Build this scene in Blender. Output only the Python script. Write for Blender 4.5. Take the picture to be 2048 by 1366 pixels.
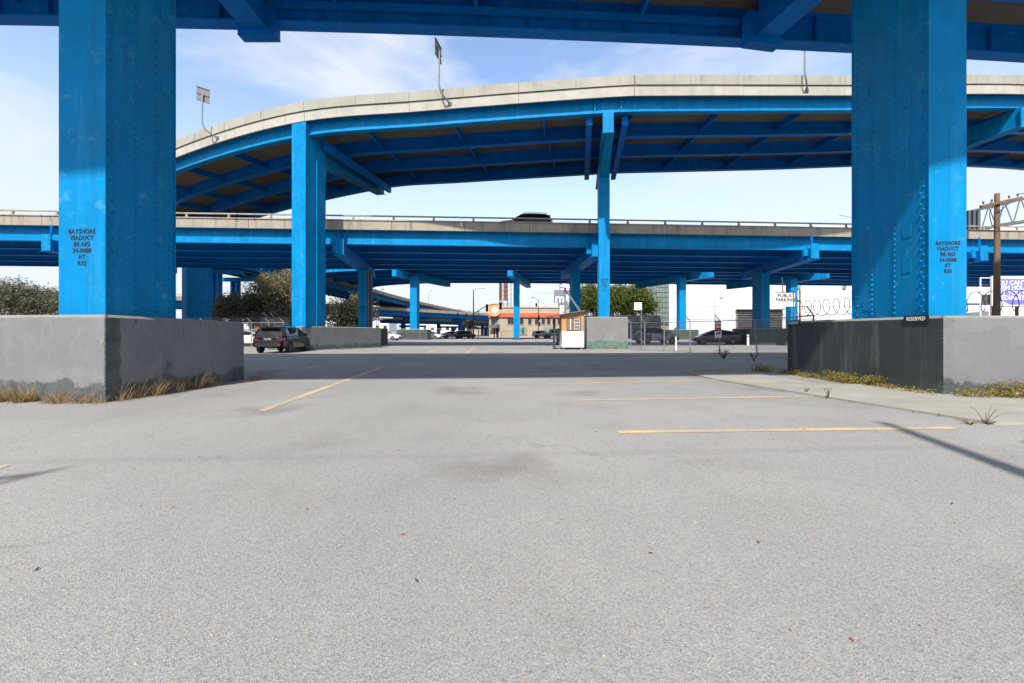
import bpy, bmesh, math, random
from mathutils import Vector, Matrix, noise as mnoise
R = math.radians
sc = bpy.context.scene
for o in list(bpy.data.objects): bpy.data.objects.remove(o, do_unlink=True)
C = sc.collection
# ------------------------------------------------------------------ camera
F, HC, HY = 910.0, 1.2, 665.0            # focal length in px (2048 wide), eye height, horizon row
cam_d = bpy.data.cameras.new('camera'); cam = bpy.data.objects.new('camera', cam_d); C.objects.link(cam)
cam.location = (0, 0, HC); cam.rotation_euler = (R(90), 0, 0)
cam_d.sensor_width = 36; cam_d.lens = 36*F/2048; cam_d.shift_y = -(683-HY)/2048
cam_d.clip_start = 0.05; cam_d.clip_end = 6000
sc.camera = cam
# ------------------------------------------------------------------ sun, sky, exposure
EL, AZ = R(47.5), R(15.0)
ldir = Vector((math.sin(AZ)*math.cos(EL), math.cos(AZ)*math.cos(EL), -math.sin(EL)))
sun_d = bpy.data.lights.new('sun', 'SUN'); sun_d.energy = 2.5; sun_d.angle = R(1.1); sun_d.color = (1.0, .955, .88)
sun = bpy.data.objects.new('sun', sun_d); C.objects.link(sun); sun.location = (-30, -150, 160)
sun.rotation_euler = ldir.to_track_quat('-Z', 'Y').to_euler()
world = bpy.data.worlds.new('World'); sc.world = world; world.use_nodes = True
wn, wl = world.node_tree.nodes, world.node_tree.links
wn.clear()
def wnode(t, **k):
    n = wn.new(t)
    for a, b in k.items(): setattr(n, a, b)
    return n
sky = wnode('ShaderNodeTexSky', sky_type='NISHITA', sun_disc=False, sun_elevation=EL, sun_rotation=R(180)+AZ,
            altitude=20, air_density=1.0, dust_density=1.2, ozone_density=.8)
tc = wnode('ShaderNodeTexCoord'); mp = wnode('ShaderNodeMapping')
mp.inputs['Location'].default_value = (-2.2, 1.4, .5); mp.inputs['Scale'].default_value = (1.0, 1.0, 2.1)
wl.new(tc.outputs['Generated'], mp.inputs['Vector'])
nz = wnode('ShaderNodeTexNoise'); nz.inputs['Scale'].default_value = 1.9; nz.inputs['Detail'].default_value = 8; nz.inputs['Roughness'].default_value = .58
nz.inputs['Distortion'].default_value = .4
wl.new(mp.outputs[0], nz.inputs['Vector'])
rp = wnode('ShaderNodeValToRGB'); rp.color_ramp.elements[0].position = .41; rp.color_ramp.elements[1].position = .62
rp.color_ramp.elements[0].color = (.0, .0, .0, 1); rp.color_ramp.elements[1].color = (.9, .9, .9, 1)
wl.new(nz.outputs['Fac'], rp.inputs['Fac'])
mx = wnode('ShaderNodeMix', data_type='RGBA'); mx.inputs['B'].default_value = (2.9, 3.08, 3.36, 1)
sx_ = wnode('ShaderNodeSeparateXYZ'); wl.new(tc.outputs['Generated'], sx_.inputs[0])
hz = wnode('ShaderNodeMapRange'); hz.inputs['From Min'].default_value = .0; hz.inputs['From Max'].default_value = .50; hz.inputs['To Min'].default_value = 1.0; hz.inputs['To Max'].default_value = .0
hz.interpolation_type = 'SMOOTHSTEP'; wl.new(sx_.outputs[2], hz.inputs['Value'])
mxx = wnode('ShaderNodeMath', operation='MAXIMUM'); wl.new(hz.outputs[0], mxx.inputs[0]); wl.new(rp.outputs['Color'], mxx.inputs[1])
wl.new(mxx.outputs[0], mx.inputs['Factor']); wl.new(sky.outputs[0], mx.inputs['A'])
bg = wnode('ShaderNodeBackground'); bg.inputs['Strength'].default_value = .098
wl.new(mx.outputs['Result'], bg.inputs['Color'])
wo = wnode('ShaderNodeOutputWorld'); wl.new(bg.outputs[0], wo.inputs['Surface'])
vs = sc.view_settings; vs.view_transform = 'Standard'; vs.look = 'None'; vs.gamma = 1; vs.use_curve_mapping = False
vs.exposure = 1.62
sc.cycles.max_bounces = 6; sc.cycles.diffuse_bounces = 4; sc.cycles.glossy_bounces = 3; sc.cycles.transparent_max_bounces = 12

# ------------------------------------------------------------------ helpers
def at(px, py, Y): return Vector(((px-1024)/F*Y, Y, HC+(HY-py)/F*Y))
def gd(px, py): Y = F*HC/(py-HY); return Vector(((px-1024)/F*Y, Y, 0))

class MB:
    def __init__(s): s.v = []; s.f = []; s.m = []
    def add(s, vs_, fs, mi=0):
        b = len(s.v); s.v += [tuple(v) for v in vs_]; s.f += [tuple(i+b for i in f) for f in fs]; s.m += [mi]*len(fs); return s
    def hexa(s, p, mi=0):      # 4 bottom + 4 top, counter-clockwise
        return s.add(p, [(3,2,1,0),(4,5,6,7),(0,1,5,4),(1,2,6,5),(2,3,7,6),(3,0,4,7)], mi)
    def box(s, c, d, rz=0, mi=0):
        cx, cy, cz = c; hx, hy, hz = d[0]/2, d[1]/2, d[2]/2; ca, sa = math.cos(rz), math.sin(rz)
        P = []
        for z in (-hz, hz):
            for x, y in ((-hx,-hy),(hx,-hy),(hx,hy),(-hx,hy)): P.append((cx+x*ca-y*sa, cy+x*sa+y*ca, cz+z))
        return s.hexa(P, mi)
    def prism(s, poly, z0, z1, mi=0):   # poly ccw xy; z1 may be list
        n = len(poly); zt = z1 if isinstance(z1, (list, tuple)) else [z1]*n
        zb = z0 if isinstance(z0, (list, tuple)) else [z0]*n
        P = [(x, y, zb[i]) for i, (x, y) in enumerate(poly)] + [(x, y, zt[i]) for i, (x, y) in enumerate(poly)]
        return s.add(P, [tuple(range(n))[::-1], tuple(range(n, 2*n))]+[(i, (i+1)%n, n+(i+1)%n, n+i) for i in range(n)], mi)
    def beam(s, p0, p1, w, h, up=(0,0,1), mi=0):
        p0, p1 = Vector(p0), Vector(p1); d = (p1-p0).normalized(); u = Vector(up)
        if abs(d.dot(u)) > .98: u = Vector((0,1,0))
        r = d.cross(u).normalized(); u = r.cross(d).normalized()
        P = []
        for p in (p0, p1):
            for a, b in ((-1,-1),(1,-1),(1,1),(-1,1)): P.append(p+r*(a*w/2)+u*(b*h/2))
        return s.add(P, [(0,1,2,3),(7,6,5,4),(0,4,5,1),(1,5,6,2),(2,6,7,3),(3,7,4,0)], mi)
    def tube(s, pts, r, n=8, mi=0, cap=True):
        pts = [Vector(p) for p in pts]; rs = r if isinstance(r, (list, tuple)) else [r]*len(pts)
        V = []; Fs = []; prev = None
        for i, p in enumerate(pts):
            d = (pts[min(i+1, len(pts)-1)]-pts[max(i-1, 0)])
            d = d.normalized() if d.length > 1e-9 else Vector((0,0,1))
            if prev is None:
                a = Vector((0,0,1)) if abs(d.z) < .9 else Vector((1,0,0)); x = d.cross(a).normalized()
            else:
                x = (prev-d*prev.dot(d)).normalized()
            prev = x; y = d.cross(x)
            for k in range(n):
                t = 2*math.pi*k/n; V.append(p+x*(rs[i]*math.cos(t))+y*(rs[i]*math.sin(t)))
        for i in range(len(pts)-1):
            for k in range(n): Fs.append((i*n+k, i*n+(k+1)%n, (i+1)*n+(k+1)%n, (i+1)*n+k))
        if cap: Fs += [tuple(range(n))[::-1], tuple(range((len(pts)-1)*n, len(pts)*n))]
        return s.add(V, Fs, mi)
    def lathe(s, prof, n, M, mi=0):     # prof (r, a) round local z, M places it
        V = []; Fs = []; m = len(prof)
        for k in range(n):
            t = 2*math.pi*k/n
            for r, a in prof: V.append(M @ Vector((r*math.cos(t), r*math.sin(t), a)))
        for k in range(n):
            for i in range(m-1): Fs.append((k*m+i, ((k+1)%n)*m+i, ((k+1)%n)*m+i+1, k*m+i+1))
        return s.add(V, Fs, mi)
    def loft(s, rings, closed=True, caps=True, mi=0):
        n = len(rings[0]); V = [p for r in rings for p in r]; Fs = []
        for i in range(len(rings)-1):
            for k in range(n if closed else n-1): Fs.append((i*n+k, i*n+(k+1)%n, (i+1)*n+(k+1)%n, (i+1)*n+k))
        if caps: Fs += [tuple(range(n))[::-1], tuple(range((len(rings)-1)*n, len(rings)*n))]
        return s.add(V, Fs, mi)
    def sweep(s, pts, nrm, prof, mi=0):   # pts 3d on path, nrm 2d normals, prof (offset, z)
        return s.loft([[Vector((p[0]+n[0]*o, p[1]+n[1]*o, p[2]+z)) for o, z in prof] for p, n in zip(pts, nrm)], mi=mi)
    def blade(s, p, d, L, w, bend, mi=0):
        p = Vector(p); d = Vector(d).normalized(); side = Vector((-d.y, d.x, 0)); side = side.normalized() if side.length > 1e-4 else Vector((1,0,0))
        a = random.random()*6.28; side = Vector((math.cos(a), math.sin(a), 0))
        q = p+d*L*.55+Vector((bend[0]*.3, bend[1]*.3, 0)); e = p+d*L*.95+Vector((bend[0], bend[1], -abs(bend[0]+bend[1])*.2))
        return s.add([p-side*w/2, p+side*w/2, q+side*w*.4, q-side*w*.4, e], [(0,1,2,3),(3,2,4)], mi)
    def build(s, name, mats, parent=None, smooth=False, local=False, kind=None, angle=40):
        org = Vector((0,0,0))
        if parent is not None and not local:
            q = parent
            while q is not None: org += q.location; q = q.parent
        me = bpy.data.meshes.new(name); me.from_pydata([(v[0]-org.x, v[1]-org.y, v[2]-org.z) for v in s.v], [], s.f)
        for m in (mats if isinstance(mats, (list, tuple)) else [mats]): me.materials.append(m)
        if len(me.materials) > 1: me.polygons.foreach_set('material_index', s.m)
        bm = bmesh.new(); bm.from_mesh(me)
        if len(bm.faces) < 60000: bmesh.ops.recalc_face_normals(bm, faces=bm.faces)
        bm.to_mesh(me); bm.free()
        if smooth:
            me.polygons.foreach_set('use_smooth', [True]*len(me.polygons)); me.set_sharp_from_angle(angle=R(angle))
        o = bpy.data.objects.new(name, me); C.objects.link(o); o.parent = parent
        if kind: o['kind'] = kind
        return o
def tag(o, label, cat, group=None):
    o['label'] = label; o['category'] = cat
    if group: o['group'] = group
    return o
def thing(name, label, cat, loc=(0,0,0), rz=0, group=None):
    o = bpy.data.objects.new(name, None); C.objects.link(o); o.location = loc; o.rotation_euler = (0, 0, rz); o.empty_display_size = .2; o['kind'] = 'thing'
    return tag(o, label, cat, group)
def share(name, me, parent, loc, rz=0, rot=None):
    o = bpy.data.objects.new(name, me); C.objects.link(o); o.parent = parent; o.location = loc
    o.rotation_euler = rot if rot else (0, 0, rz); return o
def text(s_, size, name, m, parent, wloc, rz=0, bold=.0, local=False, sx=1, tilt=R(90), space=1.0, align='CENTER'):
    cu = bpy.data.curves.new(name, 'FONT'); cu.body = s_; cu.size = size; cu.align_x = align; cu.align_y = 'CENTER'
    cu.extrude = .002; cu.offset = bold; cu.space_character = space; cu.resolution_u = 2
    t = bpy.data.objects.new('tmp', cu); C.objects.link(t); bpy.context.view_layer.update()
    me = bpy.data.meshes.new_from_object(t.evaluated_get(bpy.context.evaluated_depsgraph_get())); bpy.data.objects.remove(t); me.name = name
    me.materials.clear(); me.materials.append(m)
    o = bpy.data.objects.new(name, me); C.objects.link(o); o.parent = parent
    org = Vector((0,0,0)); q = parent
    if not local:
        while q is not None: org += q.location; q = q.parent
    o.location = Vector(wloc)-org; o.rotation_euler = (tilt, 0, rz); o.scale = (sx, 1, 1)
    return o

# ------------------------------------------------------------------ materials
def nodes(name):
    m = bpy.data.materials.new(name); m.use_nodes = True; nt = m.node_tree
    return m, nt, nt.nodes['Principled BSDF']
def N(nt, t, **k):
    n = nt.nodes.new(t)
    for a, b in k.items():
        if a in n.inputs.keys() if isinstance(a, str) else False: n.inputs[a].default_value = b
        else: setattr(n, a, b)
    return n
def noise_tex(nt, scale, detail=4, rough=.55, coord='Object', sc3=(1,1,1)):
    t = nt.nodes.new('ShaderNodeTexCoord'); mp_ = nt.nodes.new('ShaderNodeMapping'); mp_.inputs['Scale'].default_value = sc3
    nt.links.new(t.outputs[coord], mp_.inputs['Vector'])
    n = nt.nodes.new('ShaderNodeTexNoise'); n.inputs['Scale'].default_value = scale; n.inputs['Detail'].default_value = detail; n.inputs['Roughness'].default_value = rough
    nt.links.new(mp_.outputs[0], n.inputs['Vector']); return n.outputs['Fac']
def ramp(nt, src, p0, p1, c0=(0,0,0,1), c1=(1,1,1,1)):
    r = nt.nodes.new('ShaderNodeValToRGB'); r.color_ramp.elements[0].position = p0; r.color_ramp.elements[1].position = p1
    r.color_ramp.elements[0].color = c0; r.color_ramp.elements[1].color = c1; nt.links.new(src, r.inputs['Fac']); return r.outputs['Color']
def mix(nt, fac, a, b, blend='MIX'):
    n = nt.nodes.new('ShaderNodeMix'); n.data_type = 'RGBA'; n.blend_type = blend
    for s_, v in (('Factor', fac), ('A', a), ('B', b)):
        if hasattr(v, 'links') or hasattr(v, 'is_output'): nt.links.new(v, n.inputs[s_])
        elif isinstance(v, (int, float)): n.inputs[s_].default_value = v
        else: n.inputs[s_].default_value = (*v, 1) if len(v) == 3 else v
    return n.outputs['Result']
def math_(nt, op, a, b=None):
    n = nt.nodes.new('ShaderNodeMath'); n.operation = op
    for i, v in enumerate((a, b)):
        if v is None: continue
        if isinstance(v, (int, float)): n.inputs[i].default_value = v
        else: nt.links.new(v, n.inputs[i])
    return n.outputs[0]
def bump(nt, bs, h, strength=.3, dist=.02):
    b = nt.nodes.new('ShaderNodeBump'); b.inputs['Strength'].default_value = strength; b.inputs['Distance'].default_value = dist
    nt.links.new(h, b.inputs['Height']); nt.links.new(b.outputs[0], bs.inputs['Normal'])
def sepz(nt, coord='Object'):
    t = nt.nodes.new('ShaderNodeTexCoord'); s_ = nt.nodes.new('ShaderNodeSeparateXYZ'); nt.links.new(t.outputs[coord], s_.inputs[0]); return s_.outputs

def simple(name, col, rough=.6, var=.18, scale=3.0, metal=0, sc3=(1,1,1), bmp=.0, spec=.5, coat=0):
    m, nt, bs = nodes(name)
    f = noise_tex(nt, scale, 5, .6, sc3=sc3)
    lo = [c*(1-var) for c in col]; hi = [min(1, c*(1+var)) for c in col]
    nt.links.new(mix(nt, ramp(nt, f, .3, .7), lo, hi), bs.inputs['Base Color'])
    bs.inputs['Roughness'].default_value = rough; bs.inputs['Metallic'].default_value = metal; bs.inputs['Specular IOR Level'].default_value = spec
    bs.inputs['Coat Weight'].default_value = coat
    if bmp: bump(nt, bs, noise_tex(nt, scale*8, 4), bmp)
    return m

def blue_paint(name, col, fade=(.03, .27, .52), amt=.6):
    m, nt, bs = nodes(name)
    streak = noise_tex(nt, 1.6, 6, .6, sc3=(1.6, 1.6, .22)); blot = noise_tex(nt, .9, 5, .6); fine = noise_tex(nt, 14, 4, .6)
    c = mix(nt, ramp(nt, blot, .35, .68), [k*.86 for k in col], [k*1.1 for k in col])
    c = mix(nt, math_(nt, 'MULTIPLY', ramp(nt, streak, .52, .78), amt), c, fade)
    c = mix(nt, math_(nt, 'MULTIPLY', ramp(nt, fine, .58, .75), .2), c, [k*.6+.004 for k in col])
    run = noise_tex(nt, 7, 5, .7, sc3=(1, 1, .05)); c = mix(nt, math_(nt, 'MULTIPLY', ramp(nt, run, .52, .70), .42), c, [k*.5+.01 for k in col])
    scuff = noise_tex(nt, 3.3, 7, .72); c = mix(nt, math_(nt, 'MULTIPLY', ramp(nt, scuff, .58, .68), .42), c, (.09, .29, .47))
    nt.links.new(c, bs.inputs['Base Color'])
    nt.links.new(ramp(nt, blot, .3, .7, (.42,.42,.42,1), (.58,.58,.58,1)), bs.inputs['Roughness'])
    bs.inputs['Specular IOR Level'].default_value = .09
    bump(nt, bs, noise_tex(nt, 2.2, 3), .07, .03)
    return m
M = {}
M['blue'] = blue_paint('blue_steel_paint', (.0003, .19, .43))
M['blue_shaded'] = blue_paint('shaded_blue_steel_paint', (.0003, .15, .52), (.004, .18, .52), .35)  # same steel blue, its tone shifted to imitate the shade under the decks
M['bluefar'] = blue_paint('faded_blue_paint', (.003, .15, .42), (.04, .22, .42), .5)

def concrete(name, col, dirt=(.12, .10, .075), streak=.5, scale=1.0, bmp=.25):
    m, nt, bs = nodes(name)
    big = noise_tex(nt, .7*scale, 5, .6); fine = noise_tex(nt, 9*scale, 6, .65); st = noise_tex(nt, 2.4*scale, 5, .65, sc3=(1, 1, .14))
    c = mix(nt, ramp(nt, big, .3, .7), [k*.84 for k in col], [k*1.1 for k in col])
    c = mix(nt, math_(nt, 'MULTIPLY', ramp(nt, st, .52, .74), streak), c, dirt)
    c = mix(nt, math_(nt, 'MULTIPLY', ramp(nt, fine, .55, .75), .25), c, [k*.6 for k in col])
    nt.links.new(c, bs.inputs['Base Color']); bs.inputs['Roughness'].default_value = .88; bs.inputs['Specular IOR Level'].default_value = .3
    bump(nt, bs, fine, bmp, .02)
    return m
M['parapet'] = concrete('weathered_parapet_concrete', (.30, .288, .245), (.15, .13, .10), .4)
M['fascia'] = concrete('pale_deck_edge_concrete', (.36, .343, .30), (.18, .15, .11), .32)
M['parapet3'] = concrete('stained_tan_parapet_concrete', (.30, .265, .212), (.075, .062, .05), .75)
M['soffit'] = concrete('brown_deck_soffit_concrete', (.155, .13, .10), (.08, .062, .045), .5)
M['pavement'] = concrete('old_sidewalk_concrete', (.27, .255, .225), (.17, .155, .13), .2, 1.6)
M['curb'] = concrete('curb_concrete', (.22, .21, .19))

def plinth_mat(name, over, under, zlo=.28, zhi=1.3, ghost=.5, drip=.28, dripc=(.2, .2, .19), edge=None):
    """grey cover-up paint rolled over a darker coat, ragged at foot and rim, old tags showing through"""
    m, nt, bs = nodes(name)
    xyz = sepz(nt); n1 = noise_tex(nt, 1.6, 6, .62); n2 = noise_tex(nt, 5, 5, .6); n3 = noise_tex(nt, .8, 3, .5); st = noise_tex(nt, 3.2, 5, .7, sc3=(1,1,.1))
    lo = math_(nt, 'ADD', xyz[2], math_(nt, 'MULTIPLY', math_(nt, 'SUBTRACT', n1, .5), .9))
    mlo = ramp(nt, lo, zlo, zlo+.06)
    hi = math_(nt, 'ADD', xyz[2], math_(nt, 'MULTIPLY', math_(nt, 'SUBTRACT', n2, .5), .12))
    mhi = ramp(nt, hi, zhi, zhi+.01, (1,1,1,1), (0,0,0,1))
    msk = math_(nt, 'MULTIPLY', mlo, mhi)
    msk = math_(nt, 'MULTIPLY', msk, ramp(nt, n1, .315, .335))
    if edge:
        side_ = ramp(nt, xyz[0], edge[0], edge[0]+.01); ye = math_(nt, 'ADD', xyz[1], math_(nt, 'MULTIPLY', math_(nt, 'SUBTRACT', n2, .5), .25))
        yr = nt.nodes.new('ShaderNodeMapRange'); nt.links.new(ye, yr.inputs['Value']); yr.inputs['From Min'].default_value = edge[1]; yr.inputs['From Max'].default_value = edge[1]+.03; yr.inputs['To Min'].default_value = 1; yr.inputs['To Max'].default_value = 0
        strip = math_(nt, 'MULTIPLY', side_, yr.outputs[0]); msk = math_(nt, 'MULTIPLY', msk, math_(nt, 'SUBTRACT', 1, strip))
        ho = noise_tex(nt, 2.4, 3, .5, sc3=(1, 1.8, .6)); msk = math_(nt, 'MULTIPLY', msk, math_(nt, 'SUBTRACT', 1, math_(nt, 'MULTIPLY', side_, math_(nt, 'MULTIPLY', ramp(nt, ho, .66, .69), .75))))
    pa1 = noise_tex(nt, 1.15, 1.5, .45, sc3=(1, 1, 1.5)); pa2 = noise_tex(nt, 2.1, 2, .5, sc3=(1.2, 1.2, .8)); pa3 = noise_tex(nt, 3.3, 2, .5, sc3=(1, 1, .45))
    tagl = math_(nt, 'MULTIPLY', math_(nt, 'MULTIPLY', ramp(nt, pa2, .50, .515), ramp(nt, pa2, .56, .575, (1,1,1,1), (0,0,0,1))), ramp(nt, pa1, .4, .5))
    oc = mix(nt, ramp(nt, n3, .35, .65), [k*.88 for k in over], [k*1.08 for k in over])
    tcv = nt.nodes.new('ShaderNodeTexCoord'); vv = nt.nodes.new('ShaderNodeTexVoronoi'); vv.distance = 'CHEBYCHEV'; vv.inputs['Scale'].default_value = 1.5
    wv = nt.nodes.new('ShaderNodeVectorMath'); wv.operation = 'MULTIPLY_ADD'; wnz = nt.nodes.new('ShaderNodeTexNoise'); wnz.inputs['Scale'].default_value = 9; nt.links.new(tcv.outputs['Object'], wnz.inputs['Vector']); nt.links.new(wnz.outputs['Color'], wv.inputs[0]); wv.inputs[1].default_value = (.07,.07,.07); nt.links.new(tcv.outputs['Object'], wv.inputs[2]); nt.links.new(wv.outputs[0], vv.inputs['Vector'])
    vsep = nt.nodes.new('ShaderNodeSeparateColor'); nt.links.new(vv.outputs['Color'], vsep.inputs[0])
    oc = mix(nt, math_(nt, 'MULTIPLY', ramp(nt, vsep.outputs[0], .35, .38), .75), oc, [k*.91 for k in over])
    oc = mix(nt, math_(nt, 'MULTIPLY', ramp(nt, vsep.outputs[1], .72, .75), .8), oc, [over[0]*1.08, over[1]*1.10, over[2]*1.06])
    oc = mix(nt, math_(nt, 'MULTIPLY', ramp(nt, pa1, .50, .56), .5), oc, [k*.94 for k in over])
    oc = mix(nt, math_(nt, 'MULTIPLY', ramp(nt, pa3, .58, .66), .7), oc, [k*1.09 for k in over])
    oc = mix(nt, math_(nt, 'MULTIPLY', tagl, ghost*.6), oc, [k*1.12 for k in over])
    uc = mix(nt, ramp(nt, n2, .35, .7), [k*.7 for k in under], [k*1.25 for k in under])
    c = mix(nt, msk, uc, oc)
    c = mix(nt, math_(nt, 'MULTIPLY', ramp(nt, st, .5, .78), drip), c, dripc)
    nick = noise_tex(nt, 26, 3, .6)
    c = mix(nt, math_(nt, 'MULTIPLY', ramp(nt, nick, .70, .74), .6), c, (.26, .25, .24))
    nt.links.new(c, bs.inputs['Base Color']); bs.inputs['Roughness'].default_value = .7
    bump(nt, bs, n2, .25, .03)
    return m
M['pl_left'] = plinth_mat('grey_cover_up_paint', (.155, .155, .162), (.068, .076, .078), .30, 1.36, .8, edge=(.60, -.72))
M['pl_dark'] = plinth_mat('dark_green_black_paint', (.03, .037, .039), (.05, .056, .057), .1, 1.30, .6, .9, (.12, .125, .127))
M['pl_right'] = plinth_mat('pale_grey_cover_up_paint', (.150, .150, .158), (.05, .056, .057), .22, 3.0, .3)
M['pl_mid'] = plinth_mat('mid_grey_cover_up_paint', (.145, .148, .15), (.06, .095, .08), .30, 3.0, .5)
M['pl_green'] = plinth_mat('green_plinth_paint', (.03, .052, .042), (.05, .06, .055), .2, 3.0, .3)
M['pl_boothside'] = plinth_mat('patched_grey_green_paint', (.17, .165, .165), (.085, .15, .115), .55, 3.0, .6)

def asphalt():
    m, nt, bs = nodes('worn_grey_asphalt')
    t = nt.nodes.new('ShaderNodeTexCoord')
    def vor(scale, out='Color'):
        v = nt.nodes.new('ShaderNodeTexVoronoi'); v.inputs['Scale'].default_value = scale; nt.links.new(t.outputs['Object'], v.inputs['Vector']); return v
    v1 = vor(165); v2 = vor(70)
    s1 = nt.nodes.new('ShaderNodeSeparateColor'); nt.links.new(v1.outputs['Color'], s1.inputs[0])
    s2 = nt.nodes.new('ShaderNodeSeparateColor'); nt.links.new(v2.outputs['Color'], s2.inputs[0])
    big = noise_tex(nt, .16, 5, .55); mid = noise_tex(nt, .75, 6, .62); fine = noise_tex(nt, 60, 4, .7)
    c = mix(nt, ramp(nt, s1.outputs[0], 0, 1), (.165, .163, .160), (.345, .338, .325))
    c = mix(nt, ramp(nt, s1.outputs[1], .86, .9), c, (.08, .08, .085))
    c = mix(nt, ramp(nt, s1.outputs[2], .95, .96), c, (.42, .41, .39))
    c = mix(nt, math_(nt, 'MULTIPLY', ramp(nt, s2.outputs[0], .93, .95), .6), c, (.11, .11, .115))
    c = mix(nt, math_(nt, 'MULTIPLY', ramp(nt, s2.outputs[1], .965, .98), .7), c, (.30, .25, .2))
    c = mix(nt, .50, c, mix(nt, ramp(nt, fine, .3, .7), (.222, .219, .213), (.285, .280, .270)))
    c = mix(nt, ramp(nt, big, .33, .68), mix(nt, 1, c, (.84, .835, .83), 'MULTIPLY'), mix(nt, 1, c, (1.09, 1.08, 1.06), 'MULTIPLY'))
    c = mix(nt, math_(nt, 'MULTIPLY', ramp(nt, mid, .52, .74), .5), c, mix(nt, 1, c, (.72, .70, .68), 'MULTIPLY'))
    # tyre-worn lanes and rusty drips
    rust = noise_tex(nt, .55, 5, .7, sc3=(.5, 1.4, 1))
    c = mix(nt, math_(nt, 'MULTIPLY', ramp(nt, rust, .64, .78), .35), c, (.19, .14, .10))
    oil = nt.nodes.new('ShaderNodeTexVoronoi'); oil.voronoi_dimensions = '2D'; oil.inputs['Scale'].default_value = .24; oil.inputs['Randomness'].default_value = 1.0
    wob2 = nt.nodes.new('ShaderNodeTexNoise'); wob2.inputs['Scale'].default_value = 1.3; wob2.inputs['Detail'].default_value = 5; nt.links.new(t.outputs['Object'], wob2.inputs['Vector'])
    vo = nt.nodes.new('ShaderNodeVectorMath'); vo.operation = 'MULTIPLY_ADD'; nt.links.new(wob2.outputs['Color'], vo.inputs[0]); vo.inputs[1].default_value = (1.6, 1.6, 0); nt.links.new(t.outputs['Object'], vo.inputs[2]); nt.links.new(vo.outputs[0], oil.inputs['Vector'])
    c = mix(nt, math_(nt, 'MULTIPLY', ramp(nt, oil.outputs['Distance'], .02, .16, (1,1,1,1), (0,0,0,1)), .6), c, mix(nt, 1, c, (.55, .53, .52), 'MULTIPLY'))
    tyre = noise_tex(nt, 1.0, 5, .6, sc3=(1.1, .06, 1)); c = mix(nt, math_(nt, 'MULTIPLY', ramp(nt, tyre, .52, .72), .22), c, mix(nt, 1, c, (.72, .72, .73), 'MULTIPLY'))
    # cracks
    vc = nt.nodes.new('ShaderNodeTexVoronoi'); vc.feature = 'DISTANCE_TO_EDGE'; vc.inputs['Scale'].default_value = .13
    nd = nt.nodes.new('ShaderNodeMapping'); nt.links.new(t.outputs['Object'], nd.inputs[0])
    wob = nt.nodes.new('ShaderNodeTexNoise'); wob.inputs['Scale'].default_value = .8; wob.inputs['Detail'].default_value = 6; nt.links.new(t.outputs['Object'], wob.inputs['Vector'])
    va = nt.nodes.new('ShaderNodeVectorMath'); va.operation = 'MULTIPLY_ADD'; nt.links.new(wob.outputs['Color'], va.inputs[0]); va.inputs[1].default_value = (2.2, 2.2, 0); nt.links.new(t.outputs['Object'], va.inputs[2])
    nt.links.new(va.outputs[0], vc.inputs['Vector'])
    ck = math_(nt, 'MULTIPLY', ramp(nt, vc.outputs['Distance'], .0, .0022, (1,1,1,1), (0,0,0,1)), ramp(nt, big, .5, .6))
    c = mix(nt, math_(nt, 'MULTIPLY', ck, .55), c, (.06, .06, .06))
    nt.links.new(c, bs.inputs['Base Color']); bs.inputs['Roughness'].default_value = .86; bs.inputs['Specular IOR Level'].default_value = .35
    bump(nt, bs, math_(nt, 'ADD', v1.outputs['Distance'], math_(nt, 'MULTIPLY', fine, .6)), .35, .008)
    return m
M['asphalt'] = asphalt()

def yellow():
    m, nt, bs = nodes('worn_yellow_road_paint')
    w = noise_tex(nt, 22, 6, .7); b = noise_tex(nt, 1.1, 4, .6)
    f = math_(nt, 'ADD', math_(nt, 'MULTIPLY', w, .6), math_(nt, 'MULTIPLY', b, .5))
    nt.links.new(mix(nt, ramp(nt, f, .47, .58), (.56, .37, .16), (.30, .265, .20)), bs.inputs['Base Color']); bs.inputs['Roughness'].default_value = .75
    return m
M['yellow'] = yellow()

def leafy(name, cols, rough=.6):
    m, nt, bs = nodes(name)
    g = nt.nodes.new('ShaderNodeNewGeometry'); r = nt.nodes.new('ShaderNodeValToRGB')
    els = r.color_ramp.elements
    els[0].color = (*cols[0], 1); els[1].color = (*cols[-1], 1)
    for i, c in enumerate(cols[1:-1]): e = els.new((i+1)/(len(cols)-1)); e.color = (*c, 1)
    nt.links.new(g.outputs['Random Per Island'], r.inputs['Fac']); nt.links.new(r.outputs['Color'], bs.inputs['Base Color'])
    bs.inputs['Roughness'].default_value = rough; bs.inputs['Specular IOR Level'].default_value = .3
    tr = nt.nodes.new('ShaderNodeBsdfTranslucent'); nt.links.new(r.outputs['Color'], tr.inputs['Color'])
    ms = nt.nodes.new('ShaderNodeMixShader'); ms.inputs[0].default_value = .3
    nt.links.new(bs.outputs[0], ms.inputs[1]); nt.links.new(tr.outputs[0], ms.inputs[2]); nt.links.new(ms.outputs[0], nt.nodes['Material Output'].inputs['Surface'])
    return m
M['leaf_ficus'] = leafy('ficus_leaf', [(.035,.06,.012), (.075,.11,.02), (.12,.15,.03), (.17,.18,.04)])
M['leaf_olive'] = leafy('dusty_olive_leaf', [(.10,.098,.048), (.165,.155,.08), (.23,.20,.11), (.27,.19,.13)])
M['leaf_dark'] = leafy('dark_evergreen_leaf', [(.022,.026,.014), (.045,.05,.026), (.075,.075,.045)])
M['leaf_grey'] = leafy('grey_green_leaf', [(.06,.066,.038), (.105,.11,.065), (.16,.155,.10)])
M['straw'] = leafy('dry_straw', [(.22,.14,.06), (.32,.21,.09), (.40,.29,.15), (.18,.12,.06)])
M['weed'] = leafy('yellow_green_weed', [(.14,.13,.025), (.21,.20,.04), (.28,.24,.06), (.24,.13,.05), (.11,.12,.03)])
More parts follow.
